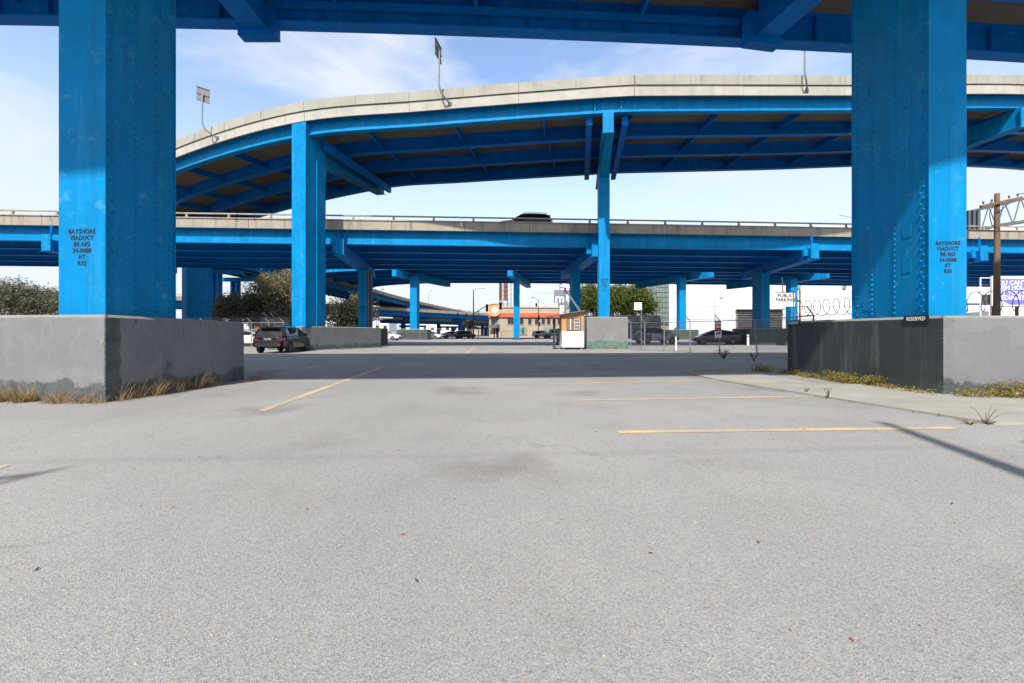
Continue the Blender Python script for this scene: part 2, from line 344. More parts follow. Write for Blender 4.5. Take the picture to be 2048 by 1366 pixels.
M['weedg'] = leafy('green_weed', [(.05,.08,.02), (.10,.13,.035), (.15,.14,.05)])
M['bark'] = simple('grey_brown_bark', (.13, .105, .08), .9, .35, 6, bmp=.4)
M['wood'] = simple('weathered_wood_pole', (.15, .09, .055), .9, .4, 4, sc3=(1,1,.1), bmp=.4)
M['steel'] = simple('galvanised_steel', (.20, .205, .21), .5, .18, 6, metal=.2)
M['steel_d'] = simple('dull_grey_steel', (.07, .072, .075), .55, .2, 6)
M['signback'] = simple('weathered_sign_back', (.115, .11, .115), .6, .12, 4)
M['white'] = simple('white_paint', (.70, .70, .69), .5, .06, 2)
M['wallwhite'] = simple('white_building_stucco', (.66, .66, .665), .8, .04, .4)
M['black'] = simple('black_plastic', (.012, .012, .013), .5, .2, 8)
M['rubber'] = simple('tyre_rubber', (.018, .018, .019), .85, .2, 10)
M['ink'] = simple('black_stencil_ink', (.012, .008, .016), .7, .3, 12)
M['signwhite'] = simple('white_sign_face', (.72, .72, .71), .5, .05, 3)
M['red'] = simple('red_sign_paint', (.42, .02, .03), .5, .15, 5)
M['purple'] = simple('violet_billboard_print', (.16, .16, .62), .5, .08, 2)
M['purple2'] = simple('plum_sign_print', (.24, .12, .33), .5, .1, 2)
M['greysign'] = simple('slate_sign_face', (.14, .15, .19), .5, .05, 2)
M['stucco'] = concrete('tan_stucco', (.40, .33, .25), (.33, .27, .2), .3, .6, .1)
M['orange'] = simple('orange_red_fascia', (.52, .12, .05), .6, .1, 1)
M['dull_orange'] = simple('faded_orange_board', (.46, .215, .075), .8, .22, 5, sc3=(1,1,.2))
M['corr'] = simple('white_corrugated_sheet', (.60, .60, .58), .55, .12, 4, sc3=(1,1,.3))
M['roofing'] = simple('grey_roof_felt', (.12, .12, .125), .85, .2, 4)
M['greendark'] = simple('dark_green_paint', (.022, .04, .034), .7, .3, 3)
M['board'] = simple('brown_window_board', (.20, .115, .075), .8, .3, 9, sc3=(1,1,.15))
M['rust'] = simple('rusted_steel', (.16, .075, .045), .85, .4, 5)
M['louvre'] = simple('grey_louvre_metal', (.20, .19, .175), .6, .15, 2)
M['skin_brick'] = simple('terracotta', (.35, .12, .07), .8, .2, 2)
def glassm(name, col, rough=.08):
    m, nt, bs = nodes(name); bs.inputs['Base Color'].default_value = (*col, 1); bs.inputs['Roughness'].default_value = rough
    bs.inputs['Specular IOR Level'].default_value = .45; bs.inputs['IOR'].default_value = 1.5
    nt.links.new(mix(nt, ramp(nt, noise_tex(nt, 2), .3, .7), [c*.8 for c in col], [c*1.2 for c in col]), bs.inputs['Base Color'])
    return m
M['glass'] = glassm('dark_car_glass', (.008, .010, .012), .04)
M['pane'] = glassm('dark_window_pane', (.03, .035, .04))
M['tealglass'] = glassm('pale_green_glass', (.20, .27, .25), .15)
M['tail'] = glassm('red_tail_lamp', (.20, .008, .008), .15)
M['lamp'] = glassm('clear_head_lamp', (.55, .57, .6), .12)
def carpaint(name, col):
    m = simple(name, col, .16, .06, 2, coat=.5, spec=.25); m.node_tree.nodes['Principled BSDF'].inputs['Coat Roughness'].default_value = .05; return m
M['p_black'] = carpaint('black_car_paint', (.005, .005, .006))
M['p_navy'] = carpaint('dark_navy_car_paint', (.018, .021, .035))
M['p_white'] = carpaint('white_car_paint', (.62, .62, .62))
M['p_silver'] = carpaint('silver_car_paint', (.33, .34, .36))
M['p_grey'] = carpaint('dark_grey_car_paint', (.04, .042, .045))
def camo():
    m, nt, bs = nodes('blue_camouflage_wrap'); f = noise_tex(nt, 1.7, 2, .4)
    c = mix(nt, ramp(nt, f, .44, .45), (.05, .07, .16), (.22, .27, .40)); g = noise_tex(nt, 2.3, 2, .4, sc3=(1,1.4,.8))
    nt.links.new(mix(nt, ramp(nt, g, .56, .57), c, (.02, .025, .05)), bs.inputs['Base Color']); bs.inputs['Roughness'].default_value = .35; return m
M['p_camo'] = camo()

# ------------------------------------------------------------------ ground
g = MB(); g.add([(-2500,-2500,0),(2500,-2500,0),(2500,2500,0),(-2500,2500,0)], [(0,1,2,3)])
ground = g.build('ground', M['asphalt']); ground['kind'] = 'structure'
def line(a, b, w=.1):
    a, b = gd(*a), gd(*b); d = (b-a).normalized(); n = Vector((-d.y, d.x, 0))*w/2; z = Vector((0,0,.004))
    mb = MB(); k = 12; pts = []
    for i in range(k+1):
        p = a.lerp(b, i/k)+z; j = (random.random()-.5)*.012
        pts += [p-n*(1+j*6), p+n*(1-j*6)]
    mb.add(pts, [(2*i, 2*i+2, 2*i+3, 2*i+1) for i in range(k)])
    return mb.build('parking_line', M['yellow'], ground)
random.seed(4)
for a, b in (((1235,864.5),(1908,856)), ((1145,801),(1612,792.5)), ((1095,768),(1452,760)), ((1062,748.5),(1392,742)),
             ((523,822),(769,732.5)), ((488,761),(636,732)), ((486,765),(648,762.5)), ((930,709),(951,694)), ((-160,948),(12,934)), ((855,706),(880,697))):
    line(a, b, .135)

# concrete apron beside the right plinth
pav = MB(); pav.prism([(5.22,14.1),(5.1,11.55),(5.32,10.4),(7.0,10.4),(7.0,14.1)], -.05, .03); pavement = pav.build('pavement', M['pavement']); pavement['kind'] = 'structure'
for poly in ([(5.333,10.388),(5.80,8.2),(12.4,8.2),(12.4,10.388)], [(5.803,8.188),(6.27,5.92),(9.2,5.95),(9.2,8.188)], [(9.212,5.95),(12.4,6.0),(12.4,8.188),(9.212,8.188)]):
    mb = MB(); mb.prism(poly, -.05, .03+random.uniform(-.004, .004)); mb.build('slab', M['pavement'], pavement)

# ------------------------------------------------------------------ paths and viaducts
class Path:
    def __init__(s, ctrl, z, step=.5):
        P = [Vector((c[0], c[1], c[2] if len(c) > 2 else z)) for c in ctrl]; P = [P[0]*2-P[1]]+P+[P[-1]*2-P[-2]]; s.p = []
        for i in range(1, len(P)-2):
            a, b, c, d = P[i-1:i+3]; n = max(2, int((c-b).length/step))
            for k in range(n):
                t = k/n; s.p.append(.5*((2*b)+(c-a)*t+(2*a-5*b+4*c-d)*t*t+(3*b-a-3*c+d)*t**3))
        s.p.append(P[-2]); s.l = [0]
        for a, b in zip(s.p, s.p[1:]): s.l.append(s.l[-1]+(b-a).length)
        s.L = s.l[-1]
    def at(s, d):
        d = max(0, min(s.L, d))
        import bisect
        i = min(max(bisect.bisect_right(s.l, d)-1, 0), len(s.p)-2)
        t = (d-s.l[i])/max(1e-6, s.l[i+1]-s.l[i]); tan = (s.p[min(i+3, len(s.p)-1)]-s.p[max(0, i-2)]); tan.z = 0; tan.normalize()
        return s.p[i].lerp(s.p[i+1], t), (-tan.y, tan.x)
    def run(s, a, b, step):
        n = max(1, math.ceil((b-a)/step)); q = [s.at(a+(b-a)*i/n) for i in range(n+1)]; return [x[0] for x in q], [x[1] for x in q]
    def sx(s, X):              # arclength at world x
        return min(range(len(s.p)), key=lambda i: abs(s.p[i].x-X)) and s.l[min(range(len(s.p)), key=lambda i: abs(s.p[i].x-X))]
def ibeam(o, z0, z1, fw, ft=.045, wt=.03):
    return [(o-fw/2, z0), (o+fw/2, z0), (o+fw/2, z0+ft), (o+wt/2, z0+ft), (o+wt/2, z1-ft), (o+fw*.35, z1-ft), (o+fw*.35, z1), (o-fw*.35, z1), (o-fw*.35, z1-ft), (o-wt/2, z1-ft), (o-wt/2, z0+ft), (o-fw/2, z0+ft)]

def box_parapet(root, pa, a, b, o0, o1, z0, z1, plen, m, name='parapet_panel', gap=.012, step=1.4):
    n = max(1, round((b-a)/plen)); d = (b-a)/n
    for i in range(n):
        p, q = pa.run(a+i*d+gap, a+(i+1)*d-gap, step); jj = random.uniform(-.006, .006)
        MB().sweep(p, q, [(o0+jj, z0), (o1+jj, z0), (o1+jj, z1), (o0+jj, z1)]).build(name, m, root)

# --- overhead ramp right above the lot
random.seed(11)
FARC = [(-52,13.2),(-30,13.3),(-15.2,13.55),(0,14.15),(17.4,15.44),(32,17.1),(50,20)]
NEARC = [(-52,1.6),(-30,1.9),(-15.2,2.2),(0,3.15),(17.4,5.35),(32,7.2),(50,10)]
def ovk(f): return Path([(a_[0], a_[1]+(b_[1]-a_[1])*f) for a_, b_ in zip(NEARC, FARC)], 10.5)
ovp = ovk(1); ovn = ovk(0)
ov = thing('overhead_viaduct', 'dark blue girder viaduct deck passing directly overhead at the top of the picture', 'viaduct', (0, 8, 0))
GK = [ovk(k/4) for k in range(5)]
for gp in GK:
    p, q = gp.run(0, gp.L, 2); MB().sweep(p, q, ibeam(0, 0, 1.0, .46, .05)).build('girder', M['blue_shaded'], ov)
p, q = ovp.run(0, ovp.L, 2); pn, qn = ovn.run(0, ovn.L, ovn.L/(len(p)-1)); m_ = min(len(p), len(pn))
rings = []
for i in range(m_):
    i2 = min(i, len(p)-1); A_ = Vector((pn[i].x-qn[i][0]*.9, pn[i].y-qn[i][1]*.9, 0)); B_ = Vector((p[i2].x+q[i2][0]*.95, p[i2].y+q[i2][1]*.95, 0))
    rings.append([Vector((A_.x, A_.y, 11.5)), Vector((B_.x, B_.y, 11.5)), Vector((B_.x, B_.y, 11.78)), Vector((A_.x, A_.y, 11.78))])
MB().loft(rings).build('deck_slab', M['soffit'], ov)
MB().sweep(p, q, [(.7, 1.28), (1.0, 1.28), (1.0, 2.2), (.72, 2.2)]).build('parapet', M['parapet'], ov)
MB().sweep(pn, qn, [(-.95, 1.28), (-.65, 1.28), (-.67, 2.2), (-.93, 2.2)]).build('parapet', M['parapet'], ov)
s0, s1 = ovp.sx(-7.2), ovp.sx(7.2)
p, q = ovp.run(s0, s1, 1.5)
MB().sweep(p, q, [(-.34, .40), (-.2, .40), (-.2, .56), (-.34, .56)]).build('conduit', M['blue_shaded'], ov)
for i in range(40):
    X = -26+i*1.55; pp_, nn_ = ovp.at(ovp.sx(X)); o_ = Vector((-nn_[0], -nn_[1], 0))
    MB().beam(pp_+o_*.09+Vector((0,0,.055)), pp_+o_*.09+Vector((0,0,.94)), .14, .014, up=(nn_[1], -nn_[0], 0)).build('stiffener', M['blue_shaded'], ov)
for i in range(21):
    X = -48+i*4.7+(.4 if i % 2 else 0)
    for k in range(4):
        pa_, pb_ = GK[k].at(GK[k].sx(X))[0], GK[k+1].at(GK[k+1].sx(X))[0]; d_ = (pb_-pa_).normalized()*.03; up_ = Vector((0,0,.68))
        MB().beam(pa_+d_+up_, pb_-d_+up_, .10, .42).build('cross_beam', M['blue_shaded'], ov)

# --- curved upper ramp
rmp = Path([(-50,75,13.0),(-52,65,13.2),(-48,54,13.4),(-39,44.5,13.7),(-26.8,36.4,14.0),(-14.9,31.1,14.4),(-5.4,29.9,14.7),(5.6,28.85,15.0),(10.1,29.0,15.2),(22.9,30.5,16.0),(36.4,32.3,17.0),(52,36,18.1),(70,42,19.2)], 15)
rm = thing('curved_ramp_viaduct', 'upper blue girder ramp curving across with pale jointed concrete parapet', 'viaduct', (5, 33, 0))
p, q = rmp.run(0, rmp.L, 1.2)
for k in range(4):
    MB().sweep(p, q, ibeam(3.65*k, 0, .95 if k else .92, .48, .05)).build('girder', M['blue' if k == 0 else 'blue_shaded'], rm)
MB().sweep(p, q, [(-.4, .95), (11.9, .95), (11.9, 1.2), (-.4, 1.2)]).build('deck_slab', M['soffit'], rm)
box_parapet(rm, rmp, 0, rmp.L, -.52, -.403, .84, 1.455, 7.1, M['fascia'], 'fascia_panel')
box_parapet(rm, rmp, 0, rmp.L, -.60, -.33, 1.49, 2.10, 3.55, M['parapet'])
MB().sweep(p, q, [(-.46, 1.2), (-.36, 1.2), (-.36, 1.6), (-.46, 1.6)]).build('parapet_core', M['parapet'], rm)
MB().sweep(p, q, [(11.6, 1.2), (11.9, 1.2), (11.9, 2.0), (11.65, 2.0)]).build('rear_parapet', M['parapet'], rm)
s = 2.0; i = 0
while s < rmp.L:
    for k in range(3):
        pp, nn = rmp.at(s+k*.35)
        f = lambda o, z: Vector((pp.x+nn[0]*o, pp.y+nn[1]*o, pp.z+z))
        MB().beam(f(3.65*k+.04, .55), f(3.65*(k+1)-.04, .55), .09, .5).build('cross_beam', M['blue_shaded'], rm)
    s += 6.0
# web stiffeners at the piers of the front girder
for X in (5.2, 6.9, -14.3):
    pp, nn = rmp.at(rmp.sx(X)); MB().beam((pp.x-nn[0]*.1, pp.y-nn[1]*.1, pp.z+.06), (pp.x-nn[0]*.1, pp.y-nn[1]*.1, pp.z+.86), .05, .16, up=(0,1,0)).build('stiffener', M['blue'], rm)

# --- wide straight freeway deck behind
fw = Path([(-82,30.0),(-37,33.05),(0,35.35),(43,38.3),(95,42)], 7.87)
fr = thing('freeway_viaduct', 'long straight blue freeway deck with stained tan parapet and railing', 'viaduct', (0, 45, 0))
p, q = fw.run(0, fw.L, 6); xs = fw.sx(-17)
pr, qr = fw.run(xs, fw.L, 6)
for k in range(5):
    P_, Q_ = p, q
    MB().sweep(P_, Q_, ibeam(3.35*k, 0, 1.13, .40, .04)).build('girder', M['blue' if k == 0 else 'blue_shaded'], fr)
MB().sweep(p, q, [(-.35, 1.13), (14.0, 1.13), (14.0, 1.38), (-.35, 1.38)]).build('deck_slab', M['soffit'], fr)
box_parapet(fr, fw, 0, fw.L, -.5, -.353, 1.05, 1.72, 5.2, M['parapet3'], 'parapet_panel', .014, 3)
MB().sweep(p, q, [(-.57, 1.722), (-.28, 1.722), (-.28, 1.80), (-.57, 1.80)]).build('coping', M['parapet3'], fr)
MB().sweep(p, q, [(-.48, 2.05), (-.36, 2.05), (-.36, 2.15), (-.48, 2.15)]).build('rail', M['parapet3'], fr)
pm = MB().box((0,0,.125), (.14, .1, .25)); pm.box((0,0,.03), (.2, .16, .06)); post_me = None; s = 1.2
while s < fw.L:
    pp, nn = fw.at(s); loc = Vector((pp.x-nn[0]*.42, pp.y-nn[1]*.42, pp.z+1.80))
    if post_me is None:
        o = pm.build('rail_post', M['parapet3'], None); post_me = o.data; bpy.data.objects.remove(o)
    share('rail_post', post_me, fr, loc-fr.location, math.atan2(-nn[0], nn[1])); s += 3.0
MB().sweep(p, q, [(13.7, 1.38), (14.0, 1.38), (14.0, 2.1), (13.7, 2.1)]).build('rear_parapet', M['parapet3'], fr)
# --- second deck farther back
rw = Path([(-66,122),(-56,101),(-44,86),(-31,77.5),(-19,74.2),(-6,73.6),(20,75),(60,78),(115,82)], 11.45)
rd = thing('rear_viaduct', 'far blue girder deck behind the freeway curving away at its left end', 'viaduct', (0, 80, 0))
p, q = rw.run(0, rw.L, 3)
for k in range(5): MB().sweep(p, q, ibeam(5.2*k, 0, 1.4, .5, .05)).build('girder', M['blue' if k == 0 else 'blue_shaded'], rd)
MB().sweep(p, q, [(-.6, 1.4), (21.4, 1.4), (21.4, 1.7), (-.6, 1.7)]).build('deck_slab', M['soffit'], rd)
box_parapet(rd, rw, 0, rw.L, -.75, -.603, 1.3, 2.4, 6, M['parapet3'], 'parapet_panel', .02, 3)
MB().sweep(p, q, [(21.1, 1.7), (21.4, 1.7), (21.4, 2.5), (21.1, 2.5)]).build('rear_parapet', M['parapet3'], rd)

# --- far ramps
def far_deck(name, label, ctrl, ng, sp, dep, grp=None):
    pa = Path(ctrl, 0, 2); t = thing(name, label, 'viaduct', tuple(Vector((ctrl[1][0], ctrl[1][1], 0))))
    P_, Q_ = pa.run(0, pa.L, 3)
    for k in range(ng): MB().sweep(P_, Q_, ibeam(sp*k, -dep, 0, .4)).build('girder', M['bluefar'], t)
    w = sp*(ng-1)
    MB().sweep(P_, Q_, [(-.9, .0), (w+.9, .0), (w+.9, .25), (-.9, .25)]).build('deck_slab', M['soffit'], t)
    box_parapet(t, pa, 0, pa.L, -1.05, -.903, -.05, .75, 8, M['parapet3'], 'parapet_panel', .02, 3)
    MB().sweep(P_, Q_, [(-1.02, .98), (-.92, .98), (-.92, 1.06), (-1.02, 1.06)]).build('rail', M['rust'], t)
    MB().sweep(P_, Q_, [(w+.9, -.05), (w+1.05, -.05), (w+1.05, .75), (w+.9, .75)]).build('rear_parapet', M['parapet3'], t)
    s = 2
    pmesh = None
    while s < pa.L:
        pp, nn = pa.at(s)
        if pmesh is None:
            o = MB().box((0,0,.115), (.1, .1, .23)).build('rail_post', M['rust']); pmesh = o.data; bpy.data.objects.remove(o)
        share('rail_post', pmesh, t, Vector((pp.x-nn[0]*.97, pp.y-nn[1]*.97, pp.z+.75))-t.location); s += 4
    return pa
left_far = far_deck('connector_ramp', 'far blue connector ramp sloping down to the right behind the olive trees', [(-8,215,5.6),(-17,185,6.6),(-26,155,7.8),(-36,128,9.4),(-43,105,11.0),(-47.5,88,11.9),(-50,76,12.4),(-55,62,12.6)], 4, 2.8, 1.1)
far_line = far_deck('distant_freeway', 'distant low blue freeway deck crossing behind the traffic signal', [(-110,66,7.6),(-62,88,7.3),(-34,117,7.0),(-6,150,6.6),(30,196,6.2)], 4, 3.2, 1.3)
far_low = far_deck('descending_ramp', 'lowest far blue ramp descending below the distant freeway deck', [(-34,128,4.8),(-14,150,4.6),(6,176,3.9),(22,204,3.2)], 3, 3.0, .9)

# ------------------------------------------------------------------ columns
LET = ['BAYSHORE', 'VIADUCT', 'BR NO', '34-0088', 'RT']
def dome(mb, c, nrm, r):
    nrm = Vector(nrm); a = Vector((0,0,1)); x = nrm.cross(a).normalized(); y = x.cross(nrm); c = Vector(c)
    ring0 = [c+x*(r*math.cos(t))+y*(r*math.sin(t)) for t in [k*math.pi/3 for k in range(6)]]
    ring1 = [c+nrm*r*.85+x*(r*.78*math.cos(t))+y*(r*.78*math.sin(t)) for t in [k*math.pi/3 for k in range(6)]]
    mb.add(ring0+ring1, [(k, (k+1)%6, 6+(k+1)%6, 6+k) for k in range(6)]+[tuple(range(6, 12))])
def shaft_box(t, corner, r, w, s, z0, z1, side, m=M['blue'], taper=.0, plates=True):
    """corner: front corner next to the lane, side -1 if the shaft extends to -x; w front width, s depth"""
    d = Vector((math.sin(r), math.cos(r), 0)); u = Vector((math.cos(r), -math.sin(r), 0))*side; c = Vector((corner[0], corner[1], 0))
    def quad(a0, a1, b0, b1, za, zb):      # along u, along d
        pts = [c+u*a0+d*b0, c+u*a1+d*b0, c+u*a1+d*b1, c+u*a0+d*b1]
        return [(*(p_.xy), za) for p_ in pts]+[(*(p_.xy), zb) for p_ in pts]
    MB().hexa(quad(.018, w-.018, .03, s-.03, z0, z1)).build('shaft', m, t)
    if plates:
        MB().hexa(quad(0, w, 0, .028, z0, z1)).build('front_plate', m, t); MB().hexa(quad(0, w, s-.028, s, z0, z1)).build('rear_plate', m, t)
    return c, u, d
def chip(o, cuts, amt, seed):
    rnd = random.Random(seed); bm = bmesh.new(); bm.from_mesh(o.data); bmesh.ops.subdivide_edges(bm, edges=bm.edges, cuts=cuts, use_grid_fill=True); bm.normal_update()
    mv = [v for v in bm.verts if any(len(e.link_faces) == 2 and e.calc_face_angle(0) > .3 for e in v.link_edges)]
    for v in mv: v.co -= v.normal*(rnd.random()**4*amt+.003*rnd.random())
    bm.to_mesh(o.data); bm.free()
def plinth(t, A, B, D, zA, zB, front, side, base=-.1, name='plinth'):
    """A near lane corner, B far lane corner, D near outer corner; slightly battered top edge"""
    A, B, D = Vector(A), Vector(B), Vector(D); E = D+(B-A)
    poly = [D, A, B, E]; cen = (A+B+D+E)/4
    if (A-D).to_2d().cross((B-A).to_2d()) < 0: poly = [A, D, E, B]; zt = [zA, zA, zB, zB]; fi = 0; si = 3
    else: zt = [zA, zA, zB, zB]; fi = 0; si = 1
    n = 4; mb = MB()
    P = [(p_.x, p_.y, base) for p_ in poly]+[(p_.x, p_.y, zt[i]-.05) for i, p_ in enumerate(poly)]
    ins = [p_.lerp(cen, .03) for p_ in poly]
    P += [(p_.x, p_.y, zt[i]) for i, p_ in enumerate(ins)]
    fs = []
    mb.v = P
    for i in range(4):
        j = (i+1)%4; mi = 0 if i == fi else 1
        mb.f.append((i, j, 4+j, 4+i)); mb.m.append(mi); mb.f.append((4+i, 4+j, 8+j, 8+i)); mb.m.append(2)
    mb.f.append((8,9,10,11)); mb.m.append(2)
    return mb.build(name, [front, side, M['curb']], t)

# near left column
random.seed(5)
c1 = thing('bridge_column', 'huge riveted blue steel column on grey plinth at left foreground', 'column', (-7.6, 8.8, 0), group='riveted columns of the overhead viaduct')
chip(plinth(c1, (-6.97,7.80), (-6.80,11.55), (-10.9,8.25), 1.51, 1.47, M['pl_left'], M['pl_left']), 60, .012, 1)
L0, r0, w0, d0 = (-7.15, 8.0), R(1.5), .842, 1.625
cc, uu, dd = shaft_box(c1, L0, r0, w0, d0, 1.46, 10.2, -1)
rv = MB()
def rivets(rv, c, u, d, s, zs0, zs1):
    nrm = -u
    for fr_, dbl in ((.075, True), (.40, False), (.70, False), (.93, True)):
        z = zs0; k = 0
        while z < zs1:
            low = z < 5.0; off = (.045 if k % 2 else -.03) if (dbl and low) else (.02 if k % 2 else 0)*(1 if dbl else 0)
            dome(rv, c+u*.0175+d*(s*fr_+off)+Vector((0,0,z)), nrm, .027); z += .115 if low else .165; k += 1
rivets(rv, cc, uu, dd, d0, 1.62, 10.1); rv.build('rivets', M['blue'], c1, smooth=True, kind='stuff')
for zz, ff in ((3.0,.25),(3.0,.8),(4.9,.8),(6.6,.25),(6.2,.84),(7.7,.82),(2.2,.8),(8.6,.25)):
    b = cc+uu*.0155+dd*(d0*ff)+Vector((0,0,zz)); MB().box(b, (.014, .2, .26), -r0).build('cover_plate', M['blue'], c1)
def lettering(t, c, u, d, w, side, zt, num, size=.105, dz=.112):
    fc = c+u*(w*.5)-d*.004; rz = math.atan2(u.y*side, u.x*side)
    for i, s_ in enumerate(LET+[num]):
        text(s_, size*1.06, 'lettering', M['ink'], t, (fc.x, fc.y, zt-dz*i), rz, .003, sx=.84, space=1.08)
lettering(c1, cc, uu, dd, w0, -1, 1.2+(665-463)/F*8.0, 'R32')
# cap beam
def cap(t, p0, p1, w, zb0, zb1, zt, m, ends=True, name='cap_beam'):
    p0, p1 = Vector(p0), Vector(p1); d = (p1-p0).normalized(); n = Vector((-d.y, d.x))*w/2
    def pt(p_, s_): return (p_.x+n.x*s_, p_.y+n.y*s_)
    mb = MB(); a, b, c_, e = pt(p0,1), pt(p0,-1), pt(p1,-1), pt(p1,1)
    mb.hexa([(*a,zb0),(*b,zb0),(*c_,zb1),(*e,zb1),(*a,zt),(*b,zt),(*c_,zt),(*e,zt)])
    o = mb.build(name, m, t)
    fl = MB(); k = 1.45
    def pk(p_, s_): return (p_.x+n.x*s_*k, p_.y+n.y*s_*k)
    a, b, c_, e = pk(p0,1), pk(p0,-1), pk(p1,-1), pk(p1,1)
    fl.hexa([(*a,zb0-.035),(*b,zb0-.035),(*c_,zb1-.035),(*e,zb1-.035),(*a,zb0-.002),(*b,zb0-.002),(*c_,zb1-.002),(*e,zb1-.002)])
    fl.build('bottom_flange', m, o)
    return o
def near_cap(t, mid, ang, y0, y1):
    d = Vector((math.sin(ang), math.cos(ang))); m2 = Vector(mid[:2])
    p0 = m2+d*(y0-m2.y)/d.y; p1 = m2+d*(y1-m2.y)/d.y
    cap(t, p0, p1, .5, 10.2, 10.2, 11.45, M['blue_shaded'])
    n = Vector((d.y, -d.x)); e = p1+d*.18
    MB().box((e.x, e.y, 10.5), (1.08, .36, .92), -ang).build('end_box', M['blue_shaded'], t)
    MB().box((e.x, e.y, 10.025), (1.10, .38, .03), -ang).build('end_plate', M['blue_shaded'], t)
    for sgn in (-1, 1):
        for k in range(4):
            q = e+n*(sgn*.56); MB().box((q.x, q.y-.12, 10.15+.2*k), (.03, .05, .05), -ang).build('bolt', M['blue_shaded'], t)
near_cap(c1, (-7.57, 8.8), 0.0, 3.4, 13.45)
# near right column
c2 = thing('bridge_column', 'huge riveted blue steel column on dark plinth at right foreground', 'column', (8.7, 10, 0), group='riveted columns of the overhead viaduct')
chip(plinth(c2, (8.21,8.66), (8.14,13.45), (12.1,8.7), 1.525, 1.53, M['pl_right'], M['pl_dark']), 60, .012, 2)
cc2, uu2, dd2 = shaft_box(c2, (8.30, 9.06), R(4), .705, 2.28, 1.48, 10.2, 1)
rv = MB(); rivets(rv, cc2, uu2, dd2, 2.28, 1.62, 10.1); rv.build('rivets', M['blue'], c2, smooth=True, kind='stuff')
for zz, ff in ((1.85,.78),(2.6,.25),(3.35,.25),(4.3,.25),(5.2,.27),(6.1,.25),(6.9,.8),(2.9,.8)):
    b = cc2+uu2*.0155+dd2*(2.28*ff)+Vector((0,0,zz)); MB().box(b, (.014, .22, .27), R(-4)).build('cover_plate', M['blue'], c2)
lettering(c2, cc2, uu2, dd2, .71, 1, 1.2+(665-487)/F*9.06, 'R33', .10, .111)
near_cap(c2, (8.45, 9.9), R(-10.4), 4.2, 13.85)

# ramp columns
def stencil(t, x, y, z, n='R30', s_=.16, rz=0):
    for i, q_ in enumerate(LET+[n]): text(q_, s_, 'lettering', M['ink'], t, (x, y, z-i*s_*1.15), rz, .004, sx=.8)
cB = thing('bridge_column', 'tall blue column with bright left face standing on grey plinth behind the black hatchback', 'column', (-13.6, 31, 0), group='columns of the curved ramp')
plinth(cB, (-13.9,30.1), (-10.6,36.8), (-17.1,31.9), 1.62, 1.60, M['pl_mid'], M['pl_mid'], name='plinth')
rB = R(17)
kB, u_, d_ = shaft_box(cB, (-13.72, 30.25), rB, 1.13, 1.95, 1.55, 15.22, -1)
cap(cB, Vector((-13.95, 31.9)), Vector((-11.9, 41.4)), .6, 13.2, 13.75, 14.36, M['blue'])
MB().beam(kB+Vector((.012,0,1.6))+d_*1.05, kB+Vector((.012,0,13.0))+d_*1.05, .05, .05, up=(0,1,0)).build('seam_strip', M['blue'], cB)
MB().beam((-13.0, 31.6, 14.15), (-11.0, 41.0, 14.05), .28, .55).build('cross_beam', M['blue_shaded'], cB)
rv = MB(); z = 2.0
while z < 15.0:
    dome(rv, kB+u_*.68+Vector((0,0,z)), -d_, .03); z += .55
rv.build('rivets', M['blue'], cB, kind='stuff')

cC = thing('bridge_column', 'slender blue column on patched grey plinth beside the attendant booth', 'column', (6.8, 33.4, 0), group='columns of the curved ramp')
plinth(cC, (5.42,33.0), (5.75,36.2), (8.42,33.0), 2.34, 2.34, M['pl_boothside'], M['pl_boothside'])
shaft_box(cC, (6.37, 33.45), R(8), .80, 1.9, 2.3, 13.6, 1)
cap(cC, (6.02, 28.5), (7.7, 39.8), .55, 13.75, 13.75, 14.96, M['blue'])
MB().box((6.0, 28.38, 14.3), (.66, .1, 1.3), R(-8)).build('end_plate', M['blue'], cC)
MB().prism([(5.98,29.2),(6.5,29.2),(7.1,33.4),(6.5,33.4)], [13.69,13.69,12.6,12.6], [13.715]*4).build('haunch', M['blue'], cC)
for sg in (-1.15, 1.15):
    MB().beam((6.08+sg, 29.1, 14.75), (7.65+sg, 39.6, 14.75), .40, .55).build('cross_beam', M['blue_shaded'], cC)
rv = MB(); z = 2.6
while z < 13.0:
    dome(rv, Vector((6.766, 33.394, z)), (-.139,-.99,0), .028); z += .42
rv.build('rivets', M['blue'], cC, kind='stuff')
stencil(cC, 6.766, 33.386, 5.1, 'R31', .14, R(-8))

cD = thing('bridge_column', 'blue column of the curved ramp half hidden behind the right foreground column', 'column', (35.2, 37.4, 0), group='columns of the curved ramp')
plinth(cD, (33.6,37.2), (33.8,40.8), (36.9,37.2), 1.6, 1.6, M['pl_mid'], M['pl_mid'])
shaft_box(cD, (34.9, 37.6), R(-6), .85, 1.9, 1.55, 15.3, 1)
cap(cD, (35.6, 31.65), (34.6, 43.0), .55, 15.55, 15.55, 16.86, M['blue'])
MB().box((35.6, 31.52, 16.1), (.8, .1, 1.4), R(5)).build('end_plate', M['blue'], cD)
cA = thing('bridge_column', 'blue column rising behind the freeway deck beside the left foreground column', 'column', (-35.2, 50.5, 0), group='columns of the curved ramp')
plinth(cA, (-36.9,49.6), (-34.9,53.6), (-39.0,51.0), 1.7, 1.7, M['pl_mid'], M['pl_mid'])
shaft_box(cA, (-36.0, 50.3), R(27), .9, 2.7, 1.6, 12.8, -1)
cap(cA, (-39.6, 44.6), (-31.8, 54.0), .6, 12.5, 12.9, 13.62, M['blue'])

